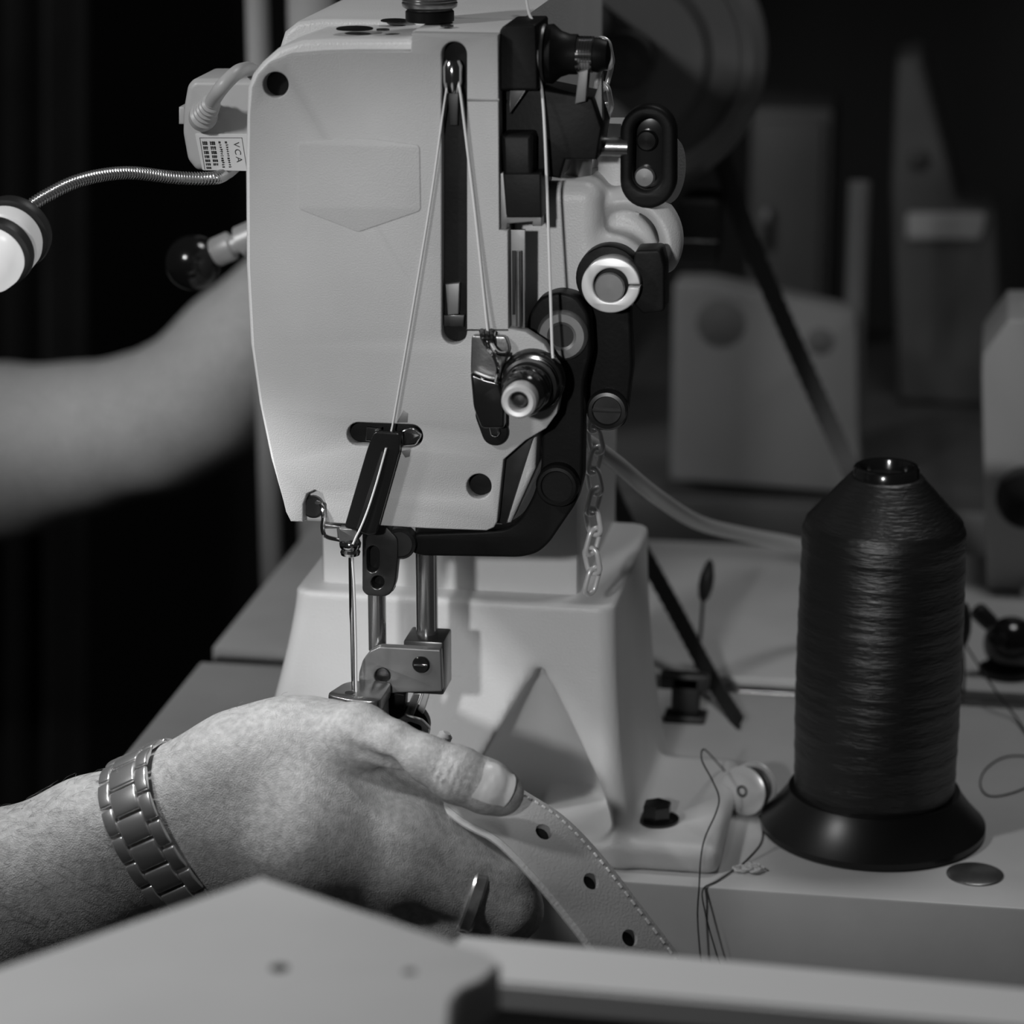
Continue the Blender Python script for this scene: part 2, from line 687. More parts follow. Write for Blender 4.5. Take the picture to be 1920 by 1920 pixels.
# right-hand casting with ear
p0, p1 = P(940, 640, 14), P(1300, 330, 90)
s = Sdf((p0[0] - 8, 14, p0[2] - 14), (p1[0] + 6, 78, p1[2] + 14), 1.0)
def cyl_y(s, c, r, y0, y1, rd=2.0, k=0.0, sub=False, inner=None):
    d = np.sqrt((s.X - c[0]) ** 2 + (s.Z - c[2]) ** 2 + 0 * s.Y)
    if inner:
        d = np.abs(d - (r + inner) / 2) - (r - inner) / 2
    else:
        d = d - r
    q1, q2 = d + rd, np.abs(s.Y - (y0 + y1) / 2) - (y1 - y0) / 2 + rd
    s.add(np.sqrt(np.maximum(q1, 0) ** 2 + np.maximum(q2, 0) ** 2) + np.minimum(np.maximum(q1, q2), 0) - rd, k, sub)


c0, c1 = P(960, 625, 26), P(1125, 346, 26)
cc = (c0 + c1) / 2
s.boxr((cc[0], 48, cc[2]), (abs(c1[0] - c0[0]), 44, abs(c1[2] - c0[2])), 6)
lg = P(1146, 515, 30)
cyl_y(s, lg, S(74, lg), 28, 66, 4, 5)
er = P(1170, 462, 36)
cyl_y(s, er, S(104, er), 36, 58, 8, 4, inner=S(62, er))
cyl_y(s, P(1160, 462, 44), S(70, er), 42, 66, 3, 2)
cyl_y(s, P(1255, 575, 40), S(62, er), 14, 80, 1, 2, sub=True)
s.obj('side_casting', 'white_cast', mc)
lathe('oil_port', [(2.6, 0), (2.6, .6), (.1, .7)], P(1183, 362, 46) + np.array([0, 0, .4]), (0, 0, 1), 'black_cast', mc, 20)

# split clamp ring on its shaft, with dark clamp behind
plate('shaft_clamp', poly(circ_px(1140, 520, 60), 20), [], 19, 27, 'black_cast', mc, .6)
plate('clamp_block', poly(rounded([(1190, 470), (1238, 468), (1246, 500), (1246, 585), (1205, 590), (1180, 560)], 8), 17), [], 17, 30, 'black_cast', mc, .8)
ringo = [(1145 + 55 * cos(a), 535 + 52 * sin(a)) for a in np.linspace(.06, 2 * pi - .03, 60)]
ringi = [(1145 + 33 * cos(a), 535 + 32 * sin(a)) for a in np.linspace(.10, 2 * pi - .05, 60)][::-1]
plate('split_ring', poly(ringo + ringi, 12), [], 12, 19, 'satin_ring', mc, .5)
plate('ring_seat', poly(circ_px(1145, 535, 36), 16), [], 15, 19.5, 'black_cast', mc, .2)
lathe('shaft_end', [(5.2, 0), (5.2, 3), (4.7, 3.6), (.1, 3.7)], P(1145, 536, 16), (0, -1, 0), 'grey_metal', mc, 32)

# lifting lever: dark casting that curves under the head
lev = [(772, 1000), (772, 1038), (790, 1043), (975, 1046), (1008, 1038), (1030, 1018), (1052, 985), (1080, 945), (1092, 900),
       (1094, 720), (1108, 660), (1104, 590), (1080, 556), (1046, 547), (1010, 560), (990, 592), (986, 632), (996, 680), (1010, 730), (1016, 800),
       (1014, 880), (1000, 930), (975, 975), (950, 992), (900, 996)]
lv = plate('lifting_lever', poly(rounded(lev, 14), 14), [], 14, 24, 'black_cast', mc, 1.2, 3)
lathe('lever_hub', [(.1, -.5), (4.0, -.5), (4.0, 1.6), (5.0, 2.4), (7.6, 2.4), (8.6, 1.2), (8.8, -1)], P(1055, 628, 14), (0, -1, 0), 'grey_metal', lv, 36)
lathe('lever_hub_hole', [(4.2, 0), (4.2, .6), (.1, .6)], P(1055, 628, 13.6), (0, -1, 0), 'groove', lv, 28)
lathe('lever_pin', [(7.4, 0), (7.4, 4), (6.6, 5), (5.6, 5.2), (5.2, 4.6), (.1, 4.6)], P(1048, 905, 14), (0, -1, 0), 'black_cast', lv, 32)
lathe('lever_pin', [(5.6, 0), (5.6, 5), (4.8, 6), (4.4, 5.4), (.1, 5.4)], P(755, 1012, 16), (0, -1, 0), 'dark_steel', lv, 32)
# second dark bar with a slotted screw
plate('link_bar', poly(rounded([(1092, 556), (1180, 560), (1186, 690), (1172, 800), (1120, 810), (1094, 760)], 14), 26), [], 26, 34, 'black_cast', mc, 1.0)
sb = P(1140, 766, 26)
ss = lathe('slotted_screw', [(7.2, 0), (7.2, 2.2), (6.4, 3.4), (5.2, 3.6), (4.8, 2.8), (.1, 2.8)], sb, (0, -1, 0), 'dark_steel', mc, 36)
box('screw_slot', sb + np.array([-5, -3.4, -.6]), sb + np.array([5, -2.7, .6]), 'groove', ss, .05)

# thread tension assembly on the round boss
tc_ = P(1000, 712, 0)
ax = (0, -1, 0)
lathe('tension_cup', [(10.8, -1), (10.8, 2), (10.2, 3.6), (9, 4.2), (.1, 4.2)], tc_, ax, 'black_gloss', mc, 48)
lathe('tension_disc', [(3, 6.6), (8.6, 5.0), (9.3, 5.2), (9.3, 5.8), (3, 7.4)], tc_, ax, 'black_gloss', mc, 48)
lathe('tension_disc', [(3, 7.4), (9.3, 8.6), (9.3, 9.2), (8.4, 9.6), (3, 8.2)], tc_, ax, 'dark_steel', mc, 48)
lathe('tension_knob', [(5, 9), (7.4, 10), (8.0, 11), (8.0, 14), (7.2, 15.6), (7.6, 16.4), (7.6, 20), (6.6, 23), (5.8, 24)], tc_, ax, 'black_gloss', mc, 48)
lathe('tension_nut', [(3.2, 22), (3.2, 30), (3.6, 30.6), (4.9, 30.8), (5.7, 30), (5.9, 27), (5.6, 23), (5, 22)], tc_, ax, 'satin_ring', mc, 40)
lathe('tension_stud', [(2.6, 24), (2.6, 27.5), (1.8, 28.6), (.1, 28.8)], tc_, ax, 'dark_steel', mc, 24)
# bracket with check spring left of the tension discs
br = [(886, 626), (950, 628), (958, 650), (940, 700), (942, 760), (920, 790), (900, 790), (888, 735), (884, 690)]
plate('tension_bracket', poly(rounded(br, 8), -1), [], -3, 0, 'steel', mc, .5)
plate('spring_case', poly(rounded([(884, 694), (912, 706), (938, 712), (948, 745), (948, 800), (905, 800), (890, 760)], 8), -5), [], -8, -2.5, 'black_gloss', mc, 1.0)
plate('bracket_slot', poly(stadium_px(918, 775, 930, 808, 25), 0), [], -2.2, .3, 'black_cast', mc, .6)
plate('slot_tongue', poly(stadium_px(925, 785, 930, 808, 9), -2), [], -4.5, -2, 'chrome', mc, .6)
tube('check_spring', [P(905, 626, -3), P(916, 655, -7), P(926, 668, -10), P(934, 692, -11), P(930, 715, -9)], .7, 'chrome', mc, 8)
tube('check_spring', [P(925, 622, -3), P(922, 645, -6), P(934, 662, -10), P(948, 664, -10)], .8, 'chrome', mc, 8)
for k in range(3):
    tube('thread_hook', [P(903 + 9 * k, 620, -1), P(905 + 9 * k, 632, -5), P(912 + 7 * k, 646, -4)], .9, 'black_gloss', mc, 8)

# upper thread guide stack and black brackets beside the head
plate('tension_block', poly(rounded([(936, 58), (945, 47), (1005, 46), (1008, 170), (936, 170)], 6), 4), [], 4, 30, 'black_cast', mc, .8)
tg = P(998, 100, 16)
lathe('guide_disc', [(3, 0), (9.6, .6), (10.0, 1.2), (9.6, 1.8), (3, 2.4)], tg + np.array([.0, 0, 0]), (1, 0, 0), 'steel', mc, 40)
lathe('guide_disc', [(3, 2.6), (9.4, 3.2), (9.8, 3.9), (9.4, 4.6), (3, 5)], tg, (1, 0, 0), 'steel', mc, 40)
lathe('guide_knob', [(3, 5), (9.6, 5.2), (9.8, 7), (7.6, 9.6), (6.6, 12.5), (6.6, 15.0), (.1, 15)], tg, (1, 0, 0), 'black_cast', mc, 36)
sp = []
for i in range(6 * 14 + 1):
    a = 2 * pi * i / 14
    sp.append(tg + np.array([14.6 + 5.6 * i / 84, 5.6 * sin(a), 5.6 * cos(a)]))
tube('guide_spring', sp, .55, 'chrome', mc, 6, smooth=False)
lathe('guide_cap', [(.1, 19.6), (5.6, 19.8), (5.8, 22), (4.8, 25), (2, 26), (.1, 26)], tg, (1, 0, 0), 'black_cast', mc, 28)
plate('lift_bracket', poly([(938, 168), (1010, 165), (1110, 185), (1128, 240), (1118, 300), (1060, 300), (1050, 335), (1018, 330), (1015, 405), (950, 408), (938, 320)], 12), [], 12, 34, 'black_cast', mc, 1.0)
plate('bracket_rib', poly([(955, 165), (990, 165), (955, 215)], 8), [], 8, 14, 'dark_steel', mc, .3)
plate('bracket_rib', poly([(1085, 135), (1103, 130), (1098, 190), (1078, 195)], 8), [], 8, 14, 'grey_metal', mc, .3)
plate('bracket_rib', poly([(1112, 190), (1128, 140), (1130, 230), (1118, 245)], 18), [], 18, 22, 'grey_metal', mc, .3)
plate('lower_block', poly([(944, 325), (1014, 325), (1016, 408), (950, 408)], 2), [], 1.5, 12, 'black_cast', mc, .8)
plate('bracket_foot', poly([(929, 330), (944, 322), (950, 402), (1002, 402), (1002, 398), (1016, 398), (1016, 424), (998, 424), (998, 416), (952, 420), (950, 431), (930, 431)], 3), [], 3, 8, 'grey_metal', mc, .4)
plate('bracket_knob', poly(rounded([(940, 250), (1000, 250), (1000, 330), (945, 330)], 8), 4), [], 2, 14, 'black_cast', mc, 1.5)
# horizontal rod, slotted yoke and pale disc
rd = P(1045, 272, 26)
lathe('cross_rod', [(.1, 0), (3.2, .2), (3.2, 24), (.1, 24.1)], rd, (1, 0, 0), 'steel', mc, 28)
ys = stadium_px(1214, 250, 1214, 340, 52, 16)
yi = stadium_px(1214, 250, 1212, 330, 27, 16)
yk = plate('yoke', poly(ys, 24), [poly(yi, 24)], 24, 33, 'black_cast', mc, 1.6, 3)
plate('yoke_backing', poly(stadium_px(1214, 250, 1212, 330, 32), 31), [], 31, 33.5, 'black_gloss', yk, .2)
lathe('yoke_screw', [(.1, 3), (3, 2.8), (3.6, 2), (3.6, 0)], P(1210, 330, 31), (0, -1, 0), 'grey_metal', yk, 24)
lathe('yoke_screw', [(.1, 3), (3, 2.8), (3.6, 2), (3.6, 0)], P(1214, 262, 31), (0, -1, 0), 'black_gloss', yk, 24)
lathe('rod_flange', [(.1, 0), (11, 0), (12.0, .8), (12.0, 3), (11, 4.5), (.1, 5)], P(1238, 318, 52), (1, -.35, 0), 'white_cast', mc, 40)
lathe('pillar', [(4.6, 0), (4.6, 14), (.1, 14)], P(1085, 345, 45), (0, 0, 1), 'grey_metal', mc, 28)
lathe('pillar', [(7.2, 0), (7.2, 22), (.1, 22)], P(1160, 345, 56), (0, 0, 1), 'white_cast', mc, 28)

# needle side ---------------------------------------------------------------
nb = P(708, 1050, 22)
lathe('needle_bar', [(.1, 0), (3.2, .1), (3.2, 34), (.1, 34.1)], P(708, 1218, 22), (0, 0, 1), 'bar_steel', mc, 28)
lathe('presser_bar', [(.1, 0), (3.9, .1), (3.9, 48), (.1, 48.1)], P(801, 1216, 28), (0, 0, 1), 'bar_steel', mc, 32)
brk = rounded([(679, 985), (722, 985), (746, 1010), (746, 1045), (741, 1095), (733, 1113), (722, 1119), (688, 1117), (679, 1108)], 7)
plate('needle_bar_bracket', poly(brk, 10), [poly(stadium_px(699, 1035, 699, 1062, 11), 10), poly(circ_px(708, 1092, 12, 24), 10)], 10, 15, 'dark_steel', mc, .5)
plate('bracket_back', poly(rounded([(682, 990), (742, 990), (738, 1110), (684, 1112)], 6), 15), [], 15, 19, 'black_cast', mc, .3)
# guide arm: dark bar hanging from the low slot
gb = [(706, 806), (752, 808), (752, 842), (708, 998), (692, 1000), (648, 985), (690, 842), (700, 815)]
plate('guide_arm', poly(rounded(gb, 5), -1), [], -3.4, -.3, 'black_gloss', mc, .5)
plate('guide_arm_rib', poly([(716, 845), (722, 845), (676, 992), (669, 990)], -3.4), [], -4.2, -3.2, 'dark_steel', mc, .25)
plate('arm_clip', poly([(688, 801), (714, 803), (712, 828), (686, 826)], 1), [], .5, 3, 'chrome', mc, .3)
plate('arm_clip', poly(rounded([(752, 806), (776, 800), (792, 816), (780, 836), (755, 838)], 6), 1), [], .4, 3, 'chrome', mc, .8)
plate('paint_chip', poly([(744, 792), (756, 769), (765, 775), (764, 792)], 0), [], -.15, .2, 'grey_metal', fp, .05)
plate('paint_chip', poly([(752, 846), (770, 842), (768, 856), (760, 858)], 0), [], -.15, .2, 'grey_metal', fp, .05)
# corner screw and wire hook
lathe('corner_screw', [(4.0, 0), (4.0, 2.4), (3.2, 3), (.1, 3)], P(589, 947, 7), (0, -1, 0), 'dark_steel', mc, 24)
tube('wire_hook', [P(594, 942, 2), P(603, 948, 0), P(606, 970, -1), P(605, 992, -1), P(612, 1006, -1), P(640, 1013, 0)], .75, 'chrome', mc, 10)
plate('clamp_block_small', poly([(608, 982), (640, 985), (640, 1006), (634, 1008), (632, 990), (610, 990)], 3), [], 2, 6, 'steel', mc, .3)
plate('clamp_head', poly(rounded([(640, 984), (674, 984), (676, 1008), (640, 1010)], 3), 1), [], -3, 6, 'steel', mc, .6)
ncl = P(657, 1043, 2)
lathe('needle_clamp', [(.1, 0), (2.2, 0), (3.2, .6), (3.5, 1.6), (3.0, 2.6), (3.6, 3.4), (3.8, 4.8), (3.2, 6.2), (2.4, 6.8), (.1, 7)], ncl, (0, 0, 1), 'chrome', mc, 32)
lathe('needle', [(.1, 0), (.25, 1.5), (.62, 5), (.7, 12), (.78, 30), (.95, 34), (.95, 56), (.1, 56)], P(663, 1322, 3), (0, 0, 1), 'chrome', mc, 16)

# presser foot: cranked plate with hole and slotted screw
ft = [(672, 1302), (673, 1262), (680, 1238), (693, 1222), (712, 1213), (826, 1219), (829, 1297), (745, 1299), (722, 1302), (712, 1312), (708, 1322), (672, 1322)]
pf = plate('presser_foot', poly(rounded(ft, 4), 14), [poly(circ_px(717, 1268, 15, 28), 14)], 14, 18, 'grey_metal', mc, .45)
plate('foot_hole_pin', poly(circ_px(716, 1268, 16, 28), 17), [], 16.5, 20, 'dark_steel', pf, .2)
fs = P(790, 1245, 14)
lathe('foot_screw', [(.1, 1.4), (2.6, 1.3), (3.1, .8), (3.1, -.2)], fs, (0, -1, 0), 'black_gloss', pf, 28)
box('foot_screw_slot', fs + np.array([-2.4, -1.55, -.35]), fs + np.array([2.4, -1.2, .35]), 'chrome', pf, .05)
q0, q1 = P(757, 1300, 18), P(831, 1205, 18)
box('foot_block', (q0[0], 18.2, q0[2]), (q1[0], 34, q1[2]), 'dark_steel', mc, .8)
lathe('foot_collar', [(.1, 0), (5.2, 0), (5.4, .6), (5.0, 2.2), (.1, 2.4)], P(790, 1212, 26), (0, 0, 1), 'steel', pf, 30)
plate('foot_shank', poly(rounded([(712, 1300), (738, 1298), (760, 1302), (758, 1335), (742, 1352), (722, 1336), (708, 1318)], 4), 17), [], 17, 23, 'black_cast', pf, .6)
plate('foot_stay', poly([(776, 1298), (792, 1298), (775, 1342), (757, 1340)], 20), [], 19, 22, 'steel', pf, .4)
plate('foot_stay', poly([(795, 1298), (806, 1298), (792, 1345), (780, 1340)], 24), [], 23, 26, 'satin_ring', pf, .4)
# roller and sole
lathe('foot_roller', [(.1, 0), (7.0, 0), (7.6, .8), (7.6, 4.6), (7.0, 5.4), (.1, 5.4)], P(770, 1352, 28), (0, -1, 0), 'black_cast', pf, 36)
sole = rounded([(742, 1352), (755, 1342), (790, 1352), (806, 1368), (800, 1392), (760, 1382)], 5)
plate('foot_sole', poly(sole, 12), [poly(stadium_px(768, 1362, 782, 1367, 8), 12)], 12, 15, 'steel', pf, .5)
lathe('foot_tip', [(.1, 0), (2.4, .3), (2.8, 2), (2.6, 6), (1.4, 7), (.1, 7.1)], P(822, 1404, 10), (.45, 0, .9), 'satin_ring', pf, 20)

# post below, needle plate on its top
npz = P(660, 1290, 5)[2]
xa, xb = P(616, 1292, 2)[0], P(722, 1292, 2)[0]
npl = rounded([(xa, -3), (xa + 4, 11), (xa + 12, 14), (xb, 14), (xb, -7), (xa + 9, -7)], 3.5)
cu = plate('needle_plate', [(x, y) for x, y in npl], [], 0, 1, 'steel', mc, .3)
me = cu.data
for v in me.vertices:                      # lay the plate down flat
    w = v.co * 1000 + Vector(BASE[mc])
    x, t, y = w
    v.co = (Vector((x, y, npz - 5 * t)) - Vector(BASE[mc])) / 1000
me.flip_normals()
lathe('needle_hole', [(1.6, 0), (1.6, .25), (.1, .25)], (P(655, 1297, 0)[0], P(655, 1297, 0)[1], npz - .05), (0, 0, 1), 'groove', mc, 16)
s = Sdf((xa - 2, -14, TZ - 4), (xb + 8, 70, npz - 4), 1.3)
s.boxr(((xa + 8 + xb) / 2, 14, (TZ + npz - 5) / 2 - 3), (xb - xa - 12, 30, npz - 5 - TZ + 10), 4)
s.add(TZ + .2 - s.Z + 0 * s.X + 0 * s.Y, 0, True) if False else None
s.F = np.maximum(s.F, (TZ + .3 - s.Z) + 0 * s.F).astype(np.float32)
s.obj('post', 'white_cast', mc)

# column: upper block, flared lower casting with an arched hollow, bolted foot
xl, xr = P(600, 1050, 96)[0], P(1086, 1050, 96)[0]
zt = P(850, 1104, 96)[2]
box('upper_column', (xl, 96, zt - 12), (xr, 205, 100), 'white_cast', mc, 4, label='smooth upper column of the machine')
yb0 = 84.0
s = Sdf((-140, 52, TZ - 2), (85, 206, zt + 4), 1.5)
tz = np.clip((zt - s.Z) / (zt - TZ), 0, 1)
xL = P(550, 1095, yb0)[0] - 26 * tz ** 1.3
xR = P(1152, 1118, yb0)[0] + 10 * tz ** 2
yF = yb0 - 14 * tz ** 1.5
cx_, hw = (xL + xR) / 2, (xR - xL) / 2
qx = np.abs(s.X - cx_) - (hw - 7)
qy = np.abs(s.Y - (yF + 195) / 2) - ((195 - yF) / 2 - 7)
d2 = np.sqrt(np.maximum(qx, 0) ** 2 + np.maximum(qy, 0) ** 2) + np.minimum(np.maximum(qx, qy), 0) - 7
dz = s.Z - zt + 0 * s.X
s.add(np.maximum(d2, dz).astype(np.float32), 0)
# arched hollow
ha, hb = P(1012, 1262, 84), P(1000, 1560, 70)
for t in np.linspace(0, 1.5, 13):
    c = ha + (hb - ha) * t
    r = 1.5 + 27 * min(t, 1.05)
    s.cone((c[0], c[1] - 16 - 4 * t, c[2]), (c[0], c[1] + 8 + 14 * t, c[2]), r * .9, r, 5, sub=True)
# foot at the right
s.boxr((30, 118, TZ + 5), (74, 96, 12), 5, 6)
s.F = np.maximum(s.F, (TZ + .3 - s.Z) + 0 * s.F).astype(np.float32)
lcol = s.obj('lower_column', 'white_cast', mc)
bt = PZ(1232, 1538, TZ + 11)
V, Fc = lathe_data([(7.2, 0), (7.2, 1.2), (5.8, 1.3), (5.8, 6.5), (5.2, 7.2), (.1, 7.4)], bt, (0, 0, 1), 6)
lathe('foot_bolt_washer', [(8.4, 0), (8.4, 1), (.1, 1.1)], bt, (0, 0, 1), 'black_gloss', lcol, 32)
from_data('foot_bolt', V, Fc, 'black_gloss', lcol)

# hand wheel at the back of the arm
hw_ = P(1180, 105, 450)
RW = S(258, hw_)
hwr = [(.1, -8), (RW * .55, -8), (RW * .62, -4), (RW * .80, -4), (RW * .84, -12), (RW * .92, -14), (RW, -9), (RW * 1.01, 0), (RW, 10), (RW * .9, 14), (.1, 14)]
hwl = lathe('hand_wheel', hwr, hw_, (0, 1, 0), 'wheel_black', mc, 72)
lathe('wheel_shaft', [(14, -24), (14, 4), (.1, 4)][::-1], hw_, (0, 1, 0), 'dark_steel', hwl, 28)
g0, g1 = P(1272, 492, 440), P(1352, 372, 440)
box('belt_guard', (g0[0], 430, g0[2]), (g1[0], 470, g1[2]), 'black_plastic', mc, 4)
box('guard_plate', (g0[0], 426, P(0, 402, 440)[2]), (g1[0], 470, P(0, 398, 440)[2]), 'chrome', mc, .3)

# ================================================================== lift chain
ch = thing('lift_chain', 'shiny silver link chain hanging beside the machine column', 'chain', P(1112, 1115, 62))
pc = catmull([P(1133, 100, 62), P(1130, 250, 62), P(1126, 350, 62), P(1120, 600, 62), P(1117, 800, 62), P(1112, 1000, 62), P(1109, 1118, 62)], 60)
sl_ = stadium_px(0, -2.5, 0, 2.5, 2.7, 8)
V, Fc = [], []
nn, rn = len(sl_), 8
for i, (a, b) in enumerate(sl_):
    pv, nx_ = np.array(sl_[i - 1]), np.array(sl_[(i + 1) % nn])
    t = nx_ - pv
    t /= np.linalg.norm(t)
    nrm = np.array([t[1], -t[0]])
    for k in range(rn):
        w = 2 * pi * k / rn
        V.append(((a + nrm[0] * .95 * cos(w)) / 1000, .95 * sin(w) / 1000, (b + nrm[1] * .95 * cos(w)) / 1000))
for i in range(nn):
    for k in range(rn):
        j, l = (i + 1) % nn, (k + 1) % rn
        Fc.append((i * rn + k, i * rn + l, j * rn + l, j * rn + k))
lm = bpy.data.meshes.new('chain_link')
lm.from_pydata(V, [], Fc)
lm.polygons.foreach_set('use_smooth', [True] * len(lm.polygons))
lm.materials.append(MATS['chain_metal'])
acc, last, cnt = 0, pc[0], 0
for q in pc:
    acc += np.linalg.norm(q - last)
    last = q
    if acc >= 7.3 or cnt == 0:
        acc = 0
        o = bpy.data.objects.new('chain_link', lm)
        COL.objects.link(o)
        o.parent = ch
        o.location = Vector((q - BASE[ch]) / 1000)
        o.rotation_euler = (radians(8), radians(12 if cnt % 2 else -8), radians(55 if cnt % 2 else -25))
        cnt += 1

# ================================================================== threads on the machine
th = thing('sewing_thread', 'fine white thread running over the machine face down to the needle', 'thread', P(665, 1310, 0))
tube('thread_run', [P(984, -20, 60), P(992, 25, 30), P(1002, 48, 16), P(1006, 100, 5.5), P(1008, 140, 8), P(1016, 170, 10), P(1022, 260, 6), P(1029, 450, 2), P(1035, 640, -3), P(1037, 672, -5)], .5, 'thread_white', th, 8, 6)
tube('thread_run', [P(918, 650, -4), P(912, 600, -2), P(893, 420, -1), P(875, 270, -1), P(864, 180, -1), P(857, 140, 0)], .42, 'thread_white', th, 8, 6)
tube('thread_run', [P(842, 140, 0), P(832, 200, -1), P(808, 370, -1), P(770, 600, -1.2), P(745, 745, -1.2), P(734, 806, -1.5), P(728, 818, -3)], .3, 'thread_white', th, 8, 6)
tube('thread_run', [P(724, 840, -3.9), P(706, 905, -4.4), P(690, 955, -4.6), P(676, 990, -4.8), P(668, 1006, -4.5), P(662, 1020, -4)], .36, 'thread_white', th, 8, 6)
tube('thread_run', [P(660, 1040, 0), P(664, 1100, .5), P(667, 1200, 1.4), P(668, 1280, 1.6), P(669, 1316, 1.8)], .42, 'thread_white', th, 8, 6)

# ================================================================== work lamp with transformer box
lp = thing('gooseneck_lamp', 'small white gooseneck lamp with boxed plug clipped to the machine head', 'lamp', P(420, 320, 60))
b0, b1 = P(344, 320, 40), P(520, 148, 40)
bx_o = rounded([(346, 318), (336, 150), (530, 150), (530, 319)], 3)
trp = rounded([(366, 320), (350, 300), (341, 250), (342, 205), (350, 160), (362, 148), (520, 147), (520, 321)], 7)
clampx = lambda q: [(min(x, -91.5), z) for x, z in q]
plate('transformer_box', clampx(poly(trp, 49)), [], 49, 79, 'plastic', lp, 2.5, 3)
plate('side_tab', poly([(335, 201), (346, 200), (346, 233), (335, 233)], 56), [], 56, 66, 'plastic', lp, .5)
lab = plate('label', clampx(poly(rounded([(366, 250), (520, 252), (520, 321), (380, 319)], 3), 49)), [], 48.7, 49.1, 'label_paper', lp, .05, label='white printed paper label')
pr = []
def mark(u0, v0, u1, v1, y=48.62, sk=0.16):
    q = [P(u + sk * (v - 258), v, y) for u, v in ((u0, v0), (u1, v0), (u1, v1), (u0, v1))]
    pr.append((q, [(0, 1, 2, 3), (3, 2, 1, 0)]))
rr = random.Random(3)
for (u, w, rows) in ((378, 9.5, 7), (392, 10, 6)):
    v = 265
    for i in range(rows):
        hgt = 7.0 - .5 * i
        for k in range(3):
            mark(u + k * w / 3, v, u + (k + rr.uniform(.55, .85)) * w / 3, v + hgt)
        mark(u, v + hgt * .2, u + w, v + hgt * .38)
        if i % 2 == 0:
            mark(u, v + hgt * .65, u + w, v + hgt * .82)
        v += hgt + 2.2
for u in (408, 420):
    mark(u, 265, u + 4, 269)
    v = 271
    for i in range(11):
        L = rr.uniform(1.6, 3.4)
        mark(u + rr.uniform(0, 1), v, u + 4 + rr.uniform(0, 2), v + 1.3)
        mark(u + rr.uniform(0, 3), v, u + 3 + rr.uniform(0, 2), v + L)
        v += 4.1
for (a, b, c, d) in ((374, 258, 454, 258.9), (374, 258, 374.9, 318), (453, 258, 453.9, 318)):
    mark(a, b, c, d)
V, Fc = merge(pr)
from_data('print', V, Fc, 'ink', lp, angle=None)
fc = bpy.data.curves.new('letters', 'FONT')
fc.body = 'VCA'
fc.size = 3.1
fc.space_character = 1.35
fo = bpy.data.objects.new('letters', fc)
COL.objects.link(fo)
me = bpy.data.meshes.new_from_object(fo.evaluated_get(bpy.context.evaluated_depsgraph_get()))
bpy.data.objects.remove(fo)
o0 = P(437, 266, 48.6)
for v in me.vertices:
    x, y, z = v.co
    v.co = (o0[0] + y + x * .16, 48.6, o0[2] - x)
finish(me, 'lettering', 'ink', lp, angle=None)
# strain relief and cable
sr = P(382, 214, 40)
sd = P(420, 158, 22) - sr
prof = [(4.6, -2), (5.0, 0), (5.0, 2.0), (4.2, 2.8)]
for i in range(4):
    h = 3.2 + i * 2.6
    r = 4.3 - .3 * i
    prof += [(r - .9, h), (r, h + .6), (r, h + 1.6), (r - .9, h + 2.2)]
prof += [(2.4, 14.2), (.1, 14.3)]
lathe('strain_relief', prof, P(380, 220, 48), P(406, 178, 33) - P(380, 220, 48), 'plastic', lp, 28)
tube('lamp_cable', [P(398, 190, 36), P(415, 165, 29), P(438, 141, 32), P(456, 131, 42), P(472, 132, 60), P(486, 150, 84), P(492, 190, 100)], 2.6, 'plastic', lp, 14)
# flexible neck
gn = catmull([P(440, 312, 62), P(425, 324, 54), P(400, 334, 42), P(330, 333, 34), P(235, 324, 20), P(150, 338, 6), (P(85, 368, -4)), P(40, 398, -10)], 60)
gn = np.array(gn)
gl = np.concatenate([[0], np.cumsum(np.linalg.norm(np.diff(gn, axis=0), axis=1))])
gs = np.linspace(0, gl[-1], 900)
gn = [np.array([np.interp(q, gl, gn[:, k]) for k in range(3)]) for q in gs]
RG = gl[-1] / 1.05
V, Fc = tube_data(gn, lambda t: 2.1 + .26 * sin(t * 2 * pi * RG), 14, smooth=False)
from_data('gooseneck', V, Fc, 'neck_metal', lp, angle=180)
# lamp head: dark back disc, white shell, dark band, glowing front
h0 = P(26, 436, -14)
hd = P(-50, 528, -48) - h0
HL = np.linalg.norm(hd)
lathe('lamp_back', [(.1, -5), (8, -4.6), (12.6, -2.5), (13.0, 0), (12.6, 1.4), (.1, 1.5)], h0, hd, 'black_plastic', lp, 48)
lathe('lamp_shell', [(9.5, 1.4), (11.2, 2.6), (12.0, 5), (12.0, 10), (10.5, 11.5), (.1, 11.5)], h0, hd, 'lamp_white', lp, 48)
lathe('lamp_band', [(9.0, 11), (11.8, 11.6), (12.2, 13), (12.0, 16), (.1, 16)], h0, hd, 'black_plastic', lp, 48)
lathe('lamp_lens', [(8.6, 15.8), (10.4, 17), (10.8, 20), (10.2, 24), (8, 27), (4, 28.6), (.1, 29)], h0, hd, 'lamp_lens', lp, 48)
lq = h0 + hd / HL * 36
lo = light('lamp_glow', 'SPOT', lq, P(600, 1560, -40), 1.0, 7, 84, .7)
lo.parent = lp
lo.matrix_parent_inverse = Matrix.Translation(-mmv(BASE[lp]))

